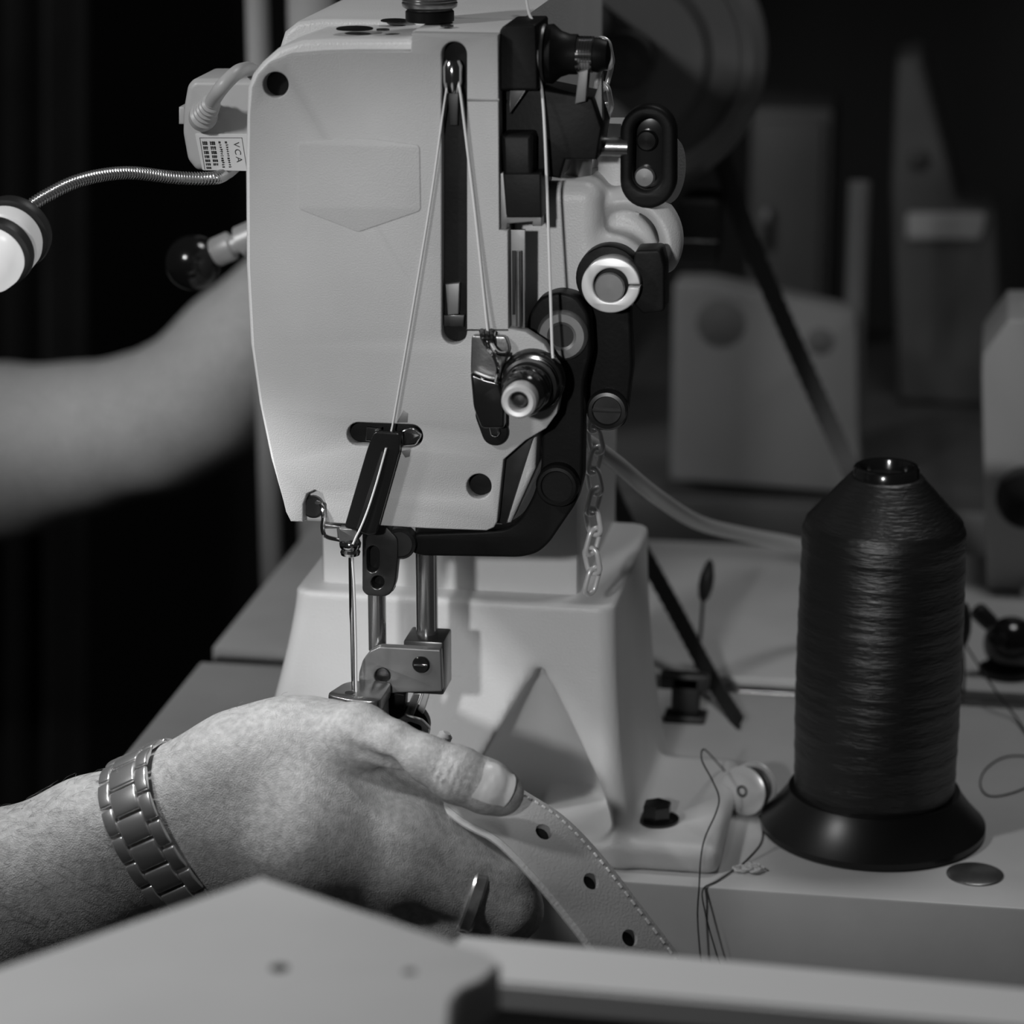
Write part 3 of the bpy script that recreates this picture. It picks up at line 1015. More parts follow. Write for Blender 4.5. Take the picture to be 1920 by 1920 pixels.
# ================================================================== leather strap
st = thing('leather_strap', 'pale leather belt strap with punched holes and stitched edge, held in the hand', 'belt', P(1250, 1880, -40))
Lp = [(770, 1462, -34), (820, 1500, -44), (872, 1538, -55), (932, 1570, -61), (1000, 1638, -65), (1060, 1710, -68), (1112, 1780, -71), (1170, 1885, -73), (1215, 2000, -73)]
Rp = [(850, 1400, -26), (920, 1440, -34), (985, 1480, -40), (1062, 1530, -42), (1132, 1602, -45), (1202, 1692, -50), (1285, 1802, -55), (1350, 1905, -57), (1400, 2020, -57)]
Lc = catmull([P(*q) for q in Lp], 10)
Rc = catmull([P(*q) for q in Rp], 10)
NS = len(Lc)
NW = 16
top = np.zeros((NS, NW + 1, 3))
for i in range(NS):
    for j in range(NW + 1):
        t = j / NW
        top[i, j] = Lc[i] * (1 - t) + Rc[i] * t
du = np.gradient(top, axis=0)
dv = np.gradient(top, axis=1)
nr = np.cross(du, dv)
nr /= np.linalg.norm(nr, axis=2, keepdims=True)
if nr[NS // 2, NW // 2] @ FWD > 0:
    nr = -nr
TH = 4.0


def strap_at(i, j, h):
    i0, j0 = int(min(i, NS - 2)), int(min(j, NW - 1))
    a, b = i - i0, j - j0
    f = lambda A: (A[i0, j0] * (1 - a) * (1 - b) + A[i0 + 1, j0] * a * (1 - b) + A[i0, j0 + 1] * (1 - a) * b + A[i0 + 1, j0 + 1] * a * b)
    n = f(nr)
    return f(top) + n / np.linalg.norm(n) * h


V, Fc = [], []
ring = []
for j in range(NW + 1):
    e = min(j, NW - j)
    ring.append((j, -.9 if e == 0 else (-.12 if e == 1 else 0.0)))
for j in range(NW, -1, -1):
    e = min(j, NW - j)
    ring.append((j, -TH + (.7 if e == 0 else 0)))
RN = len(ring)
for i in range(NS):
    for j, h in ring:
        V.append(strap_at(i, j, h))
for i in range(NS - 1):
    for k in range(RN):
        l = (k + 1) % RN
        Fc.append((i * RN + k, i * RN + l, (i + 1) * RN + l, (i + 1) * RN + k))
Fc.append(tuple(range(RN - 1, -1, -1)))
Fc.append(tuple(range((NS - 1) * RN, NS * RN)))
bm = bmesh.new()
vs_ = [bm.verts.new(v) for v in V]
for q in Fc:
    bm.faces.new([vs_[i] for i in q])
strap = from_bm('strap', bm, 'leather', st, angle=50)
bpy.context.view_layer.update()
# punch the holes
mid = None
cutters = []
hole_uv = [(1020, 1561, 14), (1108, 1652, 15), (1183, 1757, 15), (1250, 1870, 15)]
for (u, v, r) in hole_uv:
    best = None
    for i in np.arange(5, NS - 2, .5):
        for j in np.arange(3, NW - 3, .5):
            a = proj(strap_at(i, j, 0))
            dd = (a[0] - u) ** 2 + (a[1] - v) ** 2
            if best is None or dd < best[0]:
                best = (dd, i, j)
    i, j = best[1], best[2]
    c = strap_at(i, j, 0)
    n = strap_at(i, j, 1) - c
    V2, F2 = lathe_data([(2.9, -3.2), (2.9, 4)], c, n, 24)
    cutters.append((V2, F2))
    lathe('hole_shade', [(.1, -3.3), (3.2, -3.3), (3.2, -3.0), (.1, -3.0)], c, n, 'groove', st, 24)  # black disc put in for the shade at the bottom of the hole
V2, F2 = merge(cutters)
cut = from_data('cutter', V2, F2, 'leather', st, angle=None)
md = strap.modifiers.new('holes', 'BOOLEAN')
md.operation = 'DIFFERENCE'
md.solver = 'EXACT'
md.object = cut
bpy.context.view_layer.update()
me = bpy.data.meshes.new_from_object(strap.evaluated_get(bpy.context.evaluated_depsgraph_get()))
strap.modifiers.clear()
old = strap.data
strap.data = me
me.set_sharp_from_angle(angle=radians(50))
bpy.data.objects.remove(cut)
# pale raw edge along the near side and stitching along the far side
tube('raw_edge', [strap_at(i, 0, -1.5) for i in range(0, NS, 4)], 1.35, 'leather_edge', st, 8, 6, label='pale raw cut edge')
bm = bmesh.new()
for i in np.arange(12, NS - 3, 1.7):
    a, b = strap_at(i, NW * .90, .1), strap_at(i + 1.0, NW * .90, .1)
    d = b - a
    x, y, z = frame_from(d)
    rot = Matrix((Vector(x), Vector(y), Vector(z))).transposed()
    box_bm((a + b) / 2, (.85, .85, np.linalg.norm(d)), .25, rot, 1, bm)
from_bm('stitching', bm, 'thread_white', st, kind='stuff', label='row of pale stitches')

# ================================================================== right hand and forearm
pn = thing('person', 'hairy bare forearm and hand of a person pressing a strap under the needle', 'person', P(300, 1700, -45))


def C4(u, v, y, r):
    p = P(u, v, y)
    return p, S(r, p)


def chain_sdf(s, pts, k, k0=None):
    for i in range(len(pts) - 1):
        a, ra = C4(*pts[i])
        b, rb = C4(*pts[i + 1])
        s.cone(a, b, ra, rb, k)


lo_, hi_ = P(-330, 1900, -110), P(1080, 1250, 40)
s = Sdf((lo_[0] - 5, -118, lo_[2] - 40), (hi_[0] + 12, 44, P(600, 1300, -70)[2] + 4), .95)
# forearm and wrist: two strands side by side (wide, flat limb)
chain_sdf(s, [(-340, 1790, -70, 140), (0, 1648, -56, 112), (170, 1568, -50, 96), (330, 1500, -44, 86)], 14)
chain_sdf(s, [(-340, 1880, -62, 140), (0, 1745, -50, 112), (190, 1665, -46, 95), (345, 1600, -42, 84)], 22)
# back of the hand
chain_sdf(s, [(330, 1500, -44, 86), (450, 1440, -42, 92), (555, 1412, -40, 90), (640, 1388, -38, 64)], 14)
chain_sdf(s, [(345, 1545, -46, 84), (590, 1512, -54, 72), (770, 1552, -48, 58)], 12)
chain_sdf(s, [(345, 1590, -44, 82), (590, 1596, -58, 78), (745, 1640, -56, 60)], 14)
chain_sdf(s, [(345, 1620, -42, 74), (590, 1680, -54, 70), (715, 1725, -54, 56)], 12)
chain_sdf(s, [(360, 1640, -38, 62), (590, 1740, -44, 58), (690, 1790, -46, 50)], 10)
chain_sdf(s, [(600, 1464, -46, 58), (700, 1482, -44, 50), (790, 1528, -40, 45), (870, 1578, -34, 42)], 5)
chain_sdf(s, [(660, 1420, -34, 44), (740, 1436, -36, 40), (810, 1480, -36, 38), (862, 1522, -34, 32)], 3)
# fingers under the strap
chain_sdf(s, [(770, 1556, -50, 60), (948, 1650, -47, 54)], 9)
chain_sdf(s, [(948, 1650, -47, 54), (900, 1650, -8, 46), (800, 1600, 16, 40)], 3)
chain_sdf(s, [(745, 1640, -56, 57), (965, 1708, -51, 51)], 6)
chain_sdf(s, [(965, 1708, -51, 51), (890, 1720, -12, 45), (800, 1680, 8, 40)], 3)
chain_sdf(s, [(715, 1725, -54, 53), (935, 1756, -50, 47)], 5)
chain_sdf(s, [(935, 1756, -50, 47), (860, 1764, -14, 42), (780, 1720, 0, 38)], 3)
chain_sdf(s, [(690, 1790, -46, 47), (860, 1812, -42, 42), (790, 1816, -8, 38)], 4)
# thumb
thumb = [(590, 1392, -43, 66), (672, 1376, -50, 50), (735, 1394, -56, 43), (800, 1424, -60, 44), (858, 1453, -61, 53), (912, 1475, -59, 50), (938, 1486, -57, 45)]
chain_sdf(s, thumb[:3], 8)
chain_sdf(s, thumb[2:], 2.5)
# crease between thumb and hand
for a, b, ra, rb in (((640, 1398, -62), (730, 1436, -63), .8, 2.4), ((730, 1436, -63), (800, 1480, -60), 2.4, 2.6), ((800, 1480, -60), (860, 1526, -56), 2.6, 1.6)):
    s.cone(P(*a), P(*b), ra, rb, 3.0, sub=True)
# tendon hollows on the back of the hand
s.cone(P(600, 1555, -84), P(740, 1590, -80), 3, 3, 8, sub=True)
s.cone(P(560, 1645, -84), P(700, 1685, -84), 3, 3, 8, sub=True)
# thumb knuckle wrinkles
ip, ta = P(845, 1450, -65), P(912, 1476, -65) - P(800, 1426, -63)
ta /= np.linalg.norm(ta)
along = (s.X - ip[0]) * ta[0] + (s.Y - ip[1]) * ta[1] + (s.Z - ip[2]) * ta[2]
rad2 = (s.X - ip[0]) ** 2 + (s.Y - ip[1] + 9) ** 2 + (s.Z - ip[2] - 3) ** 2
wob = .8 * np.sin(s.Z * 1.7 + s.X * .9)
s.F = (s.F + .75 * np.sin(along * 2 * pi / 2.6 + wob) * np.exp(-rad2 / 70.0)).astype(np.float32)
# bed for the nail
hand = s.obj('hand', 'skin', pn, relax=1)
HS = s


def surf(org, d, r0=2.0, r1=60.0):
    """distance from org along d to the skin"""
    d = d / np.linalg.norm(d)
    rs = np.arange(r0, r1, .2)
    pts = (org[None] + d[None] * rs[:, None] - HS.lo) / HS.h
    i = np.floor(pts).astype(int)
    i = np.clip(i, 0, np.array(HS.F.shape) - 2)
    f = pts - i
    val = 0
    for a in (0, 1):
        for b in (0, 1):
            for c in (0, 1):
                w = (f[:, 0] if a else 1 - f[:, 0]) * (f[:, 1] if b else 1 - f[:, 1]) * (f[:, 2] if c else 1 - f[:, 2])
                val = val + w * HS.F[i[:, 0] + a, i[:, 1] + b, i[:, 2] + c]
    k = np.argmax(val > 0)
    return rs[k] if val.max() > 0 else r1


# nail
tip0, tip1 = P(880, 1462, -60), P(952, 1490, -57)
tdir = tip1 - tip0
TL = np.linalg.norm(tdir)
tdir /= TL
vn = -ray(920, 1470)
vn = vn + np.array([0, 0, .28]) - .0 * RGT
vn = vn - tdir * (vn @ tdir)
vn /= np.linalg.norm(vn)
sd_ = np.cross(tdir, vn)
rT = S(50, tip0)
V, Fc = [], []
NU, NV = 14, 16
for lay in (0, 1):
    for i in range(NU + 1):
        for j in range(NV + 1):
            a = i / NU
            b = j / NV * 2 - 1
            wid = .80 * (1 - .10 * a)
            ang = b * wid
            l = 1.8 + 10.6 * a - (1 - a) * 1.4 * (1 - sqrt(max(0, 1 - .92 * b * b))) * 1.6 + (a) * 1.0 * (1 - b * b) 
            dd_ = vn * cos(ang) + sd_ * sin(ang)
            og = tip0 + tdir * min(l, 11.0)
            rr_ = surf(og, dd_) + .45 - .45 * (1 - a) ** 2 - .25 * abs(b) ** 3 - lay * 1.0
            q = tip0 + tdir * l + dd_ * rr_
            V.append(q)
W = NV + 1
B = (NU + 1) * W
for i in range(NU):
    for j in range(NV):
        a = i * W + j
        Fc.append((a, a + 1, a + W + 1, a + W))
        Fc.append((a + B, a + B + W, a + B + W + 1, a + B + 1))
edge = [j for j in range(W)] + [i * W + NV for i in range(1, NU + 1)] + [NU * W + j for j in range(NV - 1, -1, -1)] + [i * W for i in range(NU - 1, 0, -1)]
for k in range(len(edge)):
    a, b = edge[k], edge[(k + 1) % len(edge)]
    Fc.append((b, a, a + B, b + B))
bm = bmesh.new()
vs_ = [bm.verts.new(v) for v in V]
for q in Fc:
    bm.faces.new([vs_[i] for i in q])
from_bm('thumb_nail', bm, 'nail', pn, angle=50, label='short pale thumb nail')
# hairs on the forearm and hand
me = hand.data
nv = len(me.vertices)
co = np.empty(nv * 3)
me.vertices.foreach_get('co', co)
no = np.empty(nv * 3)
me.vertices.foreach_get('normal', no)
co = co.reshape(-1, 3) * 1000 + BASE[pn]
no = no.reshape(-1, 3)
q = co - CAM
dep = q @ FWD
uu = 960 + FPX * (q @ RGT) / dep
vv = 960 - FPX * (q @ UPV) / dep
ok = ((no @ FWD < .15) & (((uu < 330) & (uu > -80)) | ((uu > 400) & (uu < 640) & (vv < 1560))))
cand = np.argwhere(ok)[:, 0]
np.random.shuffle(cand)
parts = []
ad = P(330, 1540, -45) - P(0, 1690, -50)
ad /= np.linalg.norm(ad)
for c in cand[:800]:
    arm = uu[c] < 330
    if not arm and random.random() < .8:
        continue
    L = random.uniform(3.0, 7.0) if arm else random.uniform(1.5, 3)
    d = ad * random.uniform(.5, 1) + np.array([random.gauss(0, .3), random.gauss(0, .2), random.gauss(-.25, .35)])
    d -= no[c] * (d @ no[c])
    d /= np.linalg.norm(d)
    p = co[c]
    parts.append(tube_data([p - no[c] * .1, p + d * L * .4 + no[c] * .8, p + d * L + no[c] * random.uniform(.3, 1.2)], .04, 3, 2))
V, Fc = merge(parts)
from_data('arm_hair', V, Fc, 'hair', pn, angle=None, kind='stuff')
# curls standing off the top edge of the forearm
parts = []
for k in range(34):
    u = random.choice([random.uniform(0, 60), random.uniform(60, 135), random.uniform(130, 240)])
    v = 1538 - u * .40
    p = P(u, v + 12, -54)
    cur = [p]
    a = random.uniform(0, 6)
    for i in range(6):
        a += random.uniform(.5, 1.1)
        p = p + np.array([1.3 * cos(a) + .3, random.uniform(-.3, .3), 1.1 * sin(a) + .42])
        cur.append(p)
    parts.append(tube_data(cur, .10, 4, 4))
V, Fc = merge(parts)
from_data('arm_hair', V, Fc, 'hair', pn, angle=None, kind='stuff')

# ================================================================== wristwatch
wt = thing('wristwatch', 'steel link-band wristwatch worn on the wrist', 'watch', P(340, 1690, -45))
wc = P(322, 1548, -45)
wa = P(365, 1530, -45) - P(285, 1566, -44)
wa /= np.linalg.norm(wa)
wv = -FWD - wa * (-FWD @ wa)
wv /= np.linalg.norm(wv)
wu = np.cross(wv, wa)
if wu[2] < 0:
    wu = -wu
A_, B_ = 26.0, 20.5


PHI = np.arange(-210, 181, 6.0)
RAD = np.array([[surf(wc + wa * k, wu * cos(radians(a)) + wv * sin(radians(a)), 5) for k in (-9, -3, 3, 9)] for a in PHI])
RAD = RAD.max(1) * .5 + RAD.mean(1) * .5
RAD = np.convolve(np.pad(RAD, 2, mode='edge'), np.ones(5) / 5, 'valid') + .3


def wr(phi, off=0.0):
    """phi 0 = top edge, 90 = facing camera"""
    def pt(x):
        a = radians(x)
        return wc + (wu * cos(a) + wv * sin(a)) * (np.interp(x, PHI, RAD) + off)
    t = pt(phi + 2) - pt(phi - 2)
    n = np.cross(t, wa)
    if n @ (pt(phi) - wc) < 0:
        n = -n
    return pt(phi), n / np.linalg.norm(n)


# equal arc-length rows
ph = np.linspace(-200, 160, 1441)
pp = np.array([wr(a)[0] for a in ph])
al = np.concatenate([[0], np.cumsum(np.linalg.norm(np.diff(pp, axis=0), axis=1))])
rows = 20
pitch = al[-1] / rows


def link_mesh(w, l, t, name):
    b = box_bm((0, 0, 0), (w, l, t), .55, None, 3)
    bmesh.ops.subdivide_edges(b, edges=[e for e in b.edges if abs(e.verts[0].co.y - e.verts[1].co.y) > l * .5], cuts=4, use_grid_fill=True)
    for v in b.verts:      # gently domed top
        if v.co.z > 0:
            v.co.z -= .75 * (v.co.y / (l / 2)) ** 2
    me = bpy.data.meshes.new(name)
    b.to_mesh(me)
    b.free()
    for v in me.vertices:
        v.co /= 1000
    me.polygons.foreach_set('use_smooth', [True] * len(me.polygons))
    me.set_sharp_from_angle(angle=radians(40))
    me.materials.append(MATS['watch_steel'])
    return me


mC, mO = link_mesh(10.2, pitch * .93, 2.4, 'centre_link'), link_mesh(4.6, pitch * .93, 2.2, 'outer_link')
for r in range(rows):
    for (w, off, mm_) in ((0, 0, mC), (-7.6, .5, mO), (7.6, .5, mO)):
        a = np.interp((r + off) % rows * pitch, al, ph)
        p, n = wr(a, .9)
        p2, _ = wr(a + 1, .9)
        t = p2 - p
        t -= n * (t @ n)
        t /= np.linalg.norm(t)
        x = np.cross(t, n)
        sgn = 1 if x @ wa > 0 else -1
        o = bpy.data.objects.new('centre_link' if mm_ is mC else 'outer_link', mm_)
        COL.objects.link(o)
        o.parent = wt
        M = Matrix((Vector(x), Vector(t), Vector(n))).transposed().to_4x4()
        M.translation = Vector((p + wa * w - BASE[wt]) / 1000)
        o.matrix_local = M

# ================================================================== finger ring
rc_, rdir = P(888, 1684, -53.6), P(965, 1708, -51) - P(745, 1640, -56)
rdir /= np.linalg.norm(rdir)
fx, fy, fd = frame_from(rdir)
NA = 64
ra_ = np.array([min(surf(rc_, fx * cos(t) + fy * sin(t), 3, 20), 11.2) for t in np.linspace(0, 2 * pi, NA, endpoint=False)])
ra_ = np.convolve(np.concatenate([ra_[-3:], ra_, ra_[:3]]), np.ones(7) / 7, 'valid')
sec = [(-2.3, -.4), (-2.4, .7), (-1.6, 1.2), (0, 1.0), (1.6, 1.2), (2.4, .7), (2.3, -.4)]
V = [rc_ + fd * w + (fx * cos(t) + fy * sin(t)) * (ra_[k] + h) for k, t in enumerate(np.linspace(0, 2 * pi, NA, endpoint=False)) for w, h in sec]
n7 = len(sec)
Fc = [(k * n7 + j, k * n7 + (j + 1) % n7, ((k + 1) % NA) * n7 + (j + 1) % n7, ((k + 1) % NA) * n7 + j) for k in range(NA) for j in range(n7)]
bm = bmesh.new()
vs_ = [bm.verts.new(v) for v in V]
for q in Fc:
    bm.faces.new([vs_[i] for i in q])
from_bm('finger_ring', bm, 'watch_steel', None, label='plain metal ring on a finger below the strap', cat='ring')

# ================================================================== thread cone on the table
sc_ = PZ(1636, 1552, TZ)
cn = thing('thread_cone', 'tall cone of black thread on a flared black base', 'thread cone', sc_)
rb = S(209, sc_)
lathe('cone_base', [(.1, 0), (rb - 1, 0), (rb, .8), (rb, 3.2), (rb - 1.2, 4.4), (rb - 4.5, 8), (rb - 9, 14), (rb - 10.5, 17), (.1, 17)], sc_, (0, 0, 1), 'cone_plastic', cn, 96)
# height of the lip from the picture
zt_ = 100.0
for z in np.linspace(60, 220, 400):
    if proj(sc_ + np.array([0, 0, z]))[1] > 872:
        zt_ = z
rbod = S(153, sc_ + np.array([0, 0, 80]))
sh = zt_ - 21.0
rng = np.random.RandomState(2)
prof = []
NH = 150
for i in range(NH + 1):
    t = i / NH
    h = 15.5 + t * (sh - 15.5)
    r = rbod * (1.0 + .022 * sin(min(t * 1.15, 1) * pi) - .008) + .10 * sin(h * .6) + .06 * sin(h * 1.3 + 1) + rng.uniform(-.05, .05)
    if t > .965:
        r -= (t - .965) / .035 * 1.5
    prof.append((r, h))
rtop = S(62, sc_ + np.array([0, 0, zt_]))
for i in range(1, 21):
    t = i / 20
    prof.append((prof[NH][0] + (rtop + 1.6 - prof[NH][0]) * t + rng.uniform(-.1, .1), sh + t * (zt_ - 4 - sh)))
prof = [(.1, 15.5)] + prof + [(.1, zt_ - 4)]
lathe('wound_thread', prof, sc_, (0, 0, 1), 'thread_wound', cn, 96, angle=60)
lathe('cone_lip', [(rtop - 3.2, zt_ - 9), (rtop - 2.6, zt_ - .8), (rtop - 2.2, zt_), (rtop - .6, zt_), (rtop, zt_ - .8), (rtop + .2, zt_ - 4.5)], sc_, (0, 0, 1), 'black_gloss', cn, 64)
lathe('cone_bore', [(rtop - 2.8, zt_ - 8.8), (.1, zt_ - 8.9)], sc_, (0, 0, 1), 'groove', cn, 40)

# ================================================================== bobbin, loose thread, lint, coin-like hole
bb = PZ(1404, 1522, TZ)
RB = S(47, bb)
bc = bb + np.array([0, 0, RB])
bo = thing('bobbin', 'small metal bobbin of black thread standing on edge before the cone', 'bobbin', bb)
bax = np.array([-.42, -.86, .10])
bax /= np.linalg.norm(bax)
bc2 = bc - bax * 4
lathe('rim_disc', [(2.4, 9.6), (3.2, 9.9), (RB - .5, 8.9), (RB, 8.5), (RB - .2, 7.9), (2.4, 8.6)], bc2, bax, 'chain_metal', bo, 48)
lathe('rim_disc', [(2.4, -.6), (RB - .2, .1), (RB, -.5), (RB - .5, -.9), (2.4, -1.4)], bc2, bax, 'chain_metal', bo, 48)
lathe('wound_thread', [(.1, 0), (RB * .8, 0), (RB * .8, 8.2), (.1, 8.2)], bc2, bax, 'thread_wound', bo, 40)
lathe('hub', [(.1, 9.0), (2.2, 9.0), (2.4, 9.8), (1.8, 9.9), (.1, 8.6)], bc2, bax, 'groove', bo, 24)
tube('loose_thread', [PZ(1362, 1450, TZ + 10), PZ(1345, 1430, TZ + 16), P(1320, 1405, 112), P(1316, 1425, 100), P(1335, 1462, 90), P(1348, 1495, 84), P(1342, 1525, 78),
                      P(1322, 1570, 70), P(1314, 1610, 64), P(1311, 1660, 58), P(1308, 1720, 57), P(1314, 1800, 57), P(1322, 1860, 56)], .33, 'thread_black', None, 6, 8,
     label='black thread trailing from the bobbin over the table edge', cat='thread')
tube('loose_thread', [PZ(1424, 1528, TZ + .4), PZ(1430, 1560, TZ + .4), PZ(1424, 1585, TZ + .4), PZ(1396, 1616, TZ + .4), PZ(1380, 1628, TZ + .5), PZ(1345, 1652, TZ + .5), P(1318, 1668, 58.5),
                      P(1322, 1710, 57), P(1338, 1770, 57), P(1352, 1815, 57)], .28, 'thread_black', None, 6, 8,
     label='black thread end caught in a lint wad on the table', cat='thread')
parts = []
lc_ = PZ(1402, 1626, TZ + 1.6)
for k in range(16):
    p = lc_ + np.array([random.uniform(-4, 4), random.uniform(-2, 2), random.uniform(-.4, .6)])
    cur = []
    a = random.uniform(0, 6)
    for i in range(7):
        a += random.uniform(.5, 1.2)
        p = p + np.array([1.3 * cos(a), 1.0 * sin(a), random.uniform(-.3, .3)])
        p[2] = max(p[2], TZ + .5)
        cur.append(p)
    parts.append(tube_data(cur, .42, 5, 4))
V, Fc = merge(parts)
from_data('lint_wad', V, Fc, 'thread_white', None, label='small pale wad of lint lying near the table edge', cat='lint')
hp = PZ(1828, 1640, TZ)
lathe('table_cap', [(.1, .9), (9.6, .9), (10.6, .5), (10.8, 0), (.1, 0)], hp, (0, 0, 1), 'steel', tab, 40, label='small round metal cap')
tube('loose_thread', [PZ(1960, 1420, TZ + .5), PZ(1890, 1418, TZ + .5), PZ(1850, 1440, TZ + .5), PZ(1838, 1470, TZ + .5), PZ(1855, 1492, TZ + .5), PZ(1900, 1486, TZ + .5), PZ(1960, 1460, TZ + .5)], .3, 'thread_black', None, 6, 8,
     label='loop of black thread lying right of the thread cone', cat='thread')

# ================================================================== pale hose, drive belt, pins
tube('hose', [P(1082, 822, 70), P(1108, 834, 78), P(1160, 872, 100), P(1230, 930, 150), P(1310, 980, 230), P(1400, 1003, 290), P(1500, 1022, 330), P(1640, 1060, 360), PZ(1700, 1100, TZ + 4)], 3.2, 'plastic', None, 14, 10,
     label='thin pale hose running from behind the chain to the table', cat='hose')


def belt(name, pts, w, t, m, label, cat):
    p = catmull(pts, 16)
    V, Fc = [], []
    for i, q in enumerate(p):
        tt_ = p[min(i + 1, len(p) - 1)] - p[max(i - 1, 0)]
        tt_ /= np.linalg.norm(tt_)
        side = np.cross(tt_, np.array([0, 1.0, 0]))
        side /= np.linalg.norm(side)
        k = .9 if i % 2 else 1.0
        for a, b in ((-1, -1), (1, -1), (.7, 1), (-.7, 1)):
            V.append(q + side * a * w / 2 * k + np.array([0, 1.0, 0]) * b * t / 2)
    for i in range(len(p) - 1):
        for k in range(4):
            l = (k + 1) % 4
            Fc.append((i * 4 + k, i * 4 + l, i * 4 + 4 + l, i * 4 + 4 + k))
    Fc.append((3, 2, 1, 0))
    n = len(V) - 4
    Fc.append((n, n + 1, n + 2, n + 3))
    return from_data(name, V, Fc, m, None, label=label, cat=cat)


belt('drive_belt', [P(1340, 250, 470), P(1400, 430, 470), P(1480, 620, 470), P(1560, 800, 468), P(1610, 910, 460), P(1660, 1010, 440), PZ(1700, 1090, TZ + 2)], 10, 7, 'black_plastic', 'black cogged belt slanting down to the thread cone', 'belt')
belt('drive_strap', [P(1140, 900, 340), P(1180, 985, 330), P(1260, 1130, 305), P(1330, 1260, 268), PZ(1388, 1356, TZ + 2)], 8, 6, 'black_plastic', 'black strap slanting from behind the column to the table slot', 'strap')
bk = PZ(1285, 1348, TZ)
hb_ = thing('bracket', 'small black bracket standing on the table beside the slot', 'bracket', bk)
box('base', bk + np.array([-9, -6, 0]), bk + np.array([9, 6, 3]), 'black_plastic', hb_, .8)
box('upright', bk + np.array([-6, -3, 3]), bk + np.array([6, 4, 20]), 'black_plastic', hb_, 1.0)
box('cross_piece', bk + np.array([-11, -3, 14]), bk + np.array([10, 4, 21]), 'black_plastic', hb_, 1.0)


def pin(u0, v0, u1, v1, label):
    a = PZ(u0, v0, TZ)
    b = P(u1, v1, a[1] + 4)
    t = thing('wire_pin', label, 'pin', a)
    tube('wire', [a, (a + b) / 2 + np.array([.5, 0, 0]), b], .8, 'black_plastic', t, 8)
    lathe('drop_head', [(.1, -1), (2.4, 2), (3.4, 7), (3.2, 12), (1.8, 18), (.1, 20)], b, b - a + np.array([2, 0, 0]), 'black_plastic', t, 20)


pin(1304, 1255, 1318, 1128, 'dark wire pin with teardrop head behind the slanting strap')
pin(1806, 1300, 1804, 1212, 'dark wire pin with teardrop head behind the thread cone, right side')
tube('loose_thread', [P(1805, 1200, 292), P(1830, 1240, 280), P(1870, 1300, 265), P(1905, 1345, 255), PZ(1940, 1400, TZ + .5)], .5, 'thread_black', None, 6, 8,
     label='taut black thread slanting down at the right edge behind the cone', cat='thread')

# ================================================================== control box at the right edge
cb0 = PZ(1847, 1108, TZ)
yy = cb0[1]
cb = thing('control_box', 'tall pale control box with black knob at the right edge', 'box', cb0)
ol = [(1850, 1106), (1840, 700), (1842, 665), (1890, 600), (2120, 600), (2120, 1120)]
plate('case', poly(ol, yy), [], yy, yy + 70, 'box_grey', cb, 1.5)
kc = P(1925, 928, yy)
lathe('knob', [(.1, 12), (S(52, kc), 11.5), (S(57, kc), 9), (S(57, kc), 0)], kc, (0, -1, 0), 'black_gloss', cb, 40)
lathe('knob', [(.1, 8), (S(20, kc), 7.5), (S(24, kc), 5), (S(24, kc), 0)], P(1935, 1112, yy), (0, -1, 0), 'satin_ring', cb, 32, label='pale small knob')
lathe('cap', [(.1, 10), (S(16, kc), 9), (S(22, kc), 0)], P(1932, 600, yy + 35), (0, 0, 1), 'satin_ring', cb, 32, label='pale round cap on top')
lv0 = PZ(1885, 1262, TZ)
bl = thing('ball_lever', 'black ball with tilted black stub below the control box', 'lever', lv0)
bcn = lv0 + np.array([2, 0, 14])
rb_ = 12.5
lathe('ball', [(.1 + rb_ * sin(a), -rb_ * cos(a)) for a in np.linspace(0, pi, 20)], bcn, (0, 0, 1), 'black_gloss', bl, 36)
lathe('collar', [(.1, 11), (2.6, 11), (3, 13.5), (.1, 14.2)], bcn, (-.75, -.1, .75), 'chrome', bl, 24)
lathe('stub', [(.1, 13.5), (4, 13.6), (4.2, 22), (3.2, 23.5), (.1, 23.8)], bcn, (-.75, -.1, .75), 'black_plastic', bl, 24)
lathe('base', [(.1, 0), (12, 0), (12, 3), (8, 5), (.1, 5)], lv0, (0, 0, 1), 'black_plastic', bl, 36)

# ================================================================== ball knob behind the head, left
kb = P(362, 492, 190)
bn = thing('ball_lever', 'black glossy ball lever with pale collar behind the machine head', 'lever', kb - np.array([0, 0, 16]))
rk = S(52, kb)
lathe('ball', [(.1 + rk * sin(a), -rk * cos(a)) for a in np.linspace(0, pi, 24)], kb, (0, 0, 1), 'black_gloss', bn, 40)
kd = P(480, 440, 190) - kb
lathe('collar', [(.1, 9), (5, 9.2), (6, 11), (6, 18), (4, 19), (4, 21), (6.4, 22), (6.4, 30), (4.5, 31), (.1, 31)], kb, kd, 'satin_ring', bn, 28)
lathe('rod', [(.1, 30), (3.2, 30), (3.2, 62), (.1, 62)], kb, kd, 'dark_steel', bn, 20)

# ================================================================== far arm of the operator (blurred)
fa = thing('person', 'blurred bare forearm bending up behind the machine head on the left', 'person', P(100, 990, 750))
a0, a1 = P(-420, 1040, 760), P(760, 330, 760)
s = Sdf((a0[0] - 10, 640, a0[2] - 35), (a1[0] + 14, 880, a1[2] + 10), 3.2)
chain_sdf(s, [(-440, 880, 770, 185), (0, 845, 760, 150), (160, 818, 750, 124), (300, 785, 742, 104), (370, 742, 735, 96)], 25)
chain_sdf(s, [(300, 790, 742, 100), (400, 735, 735, 98), (455, 650, 730, 96), (520, 560, 725, 84)], 30)
for k, (u, v) in enumerate(((610, 440), (640, 480), (655, 530), (650, 580))):
    chain_sdf(s, [(520 + 6 * k, 540 + 14 * k, 722 + 6 * k, 46), ((520 + u) / 2, (540 + v) / 2 - 6, 716, 38), (u, v, 730, 32), (u - 4, v + 60, 752, 28)], 8)
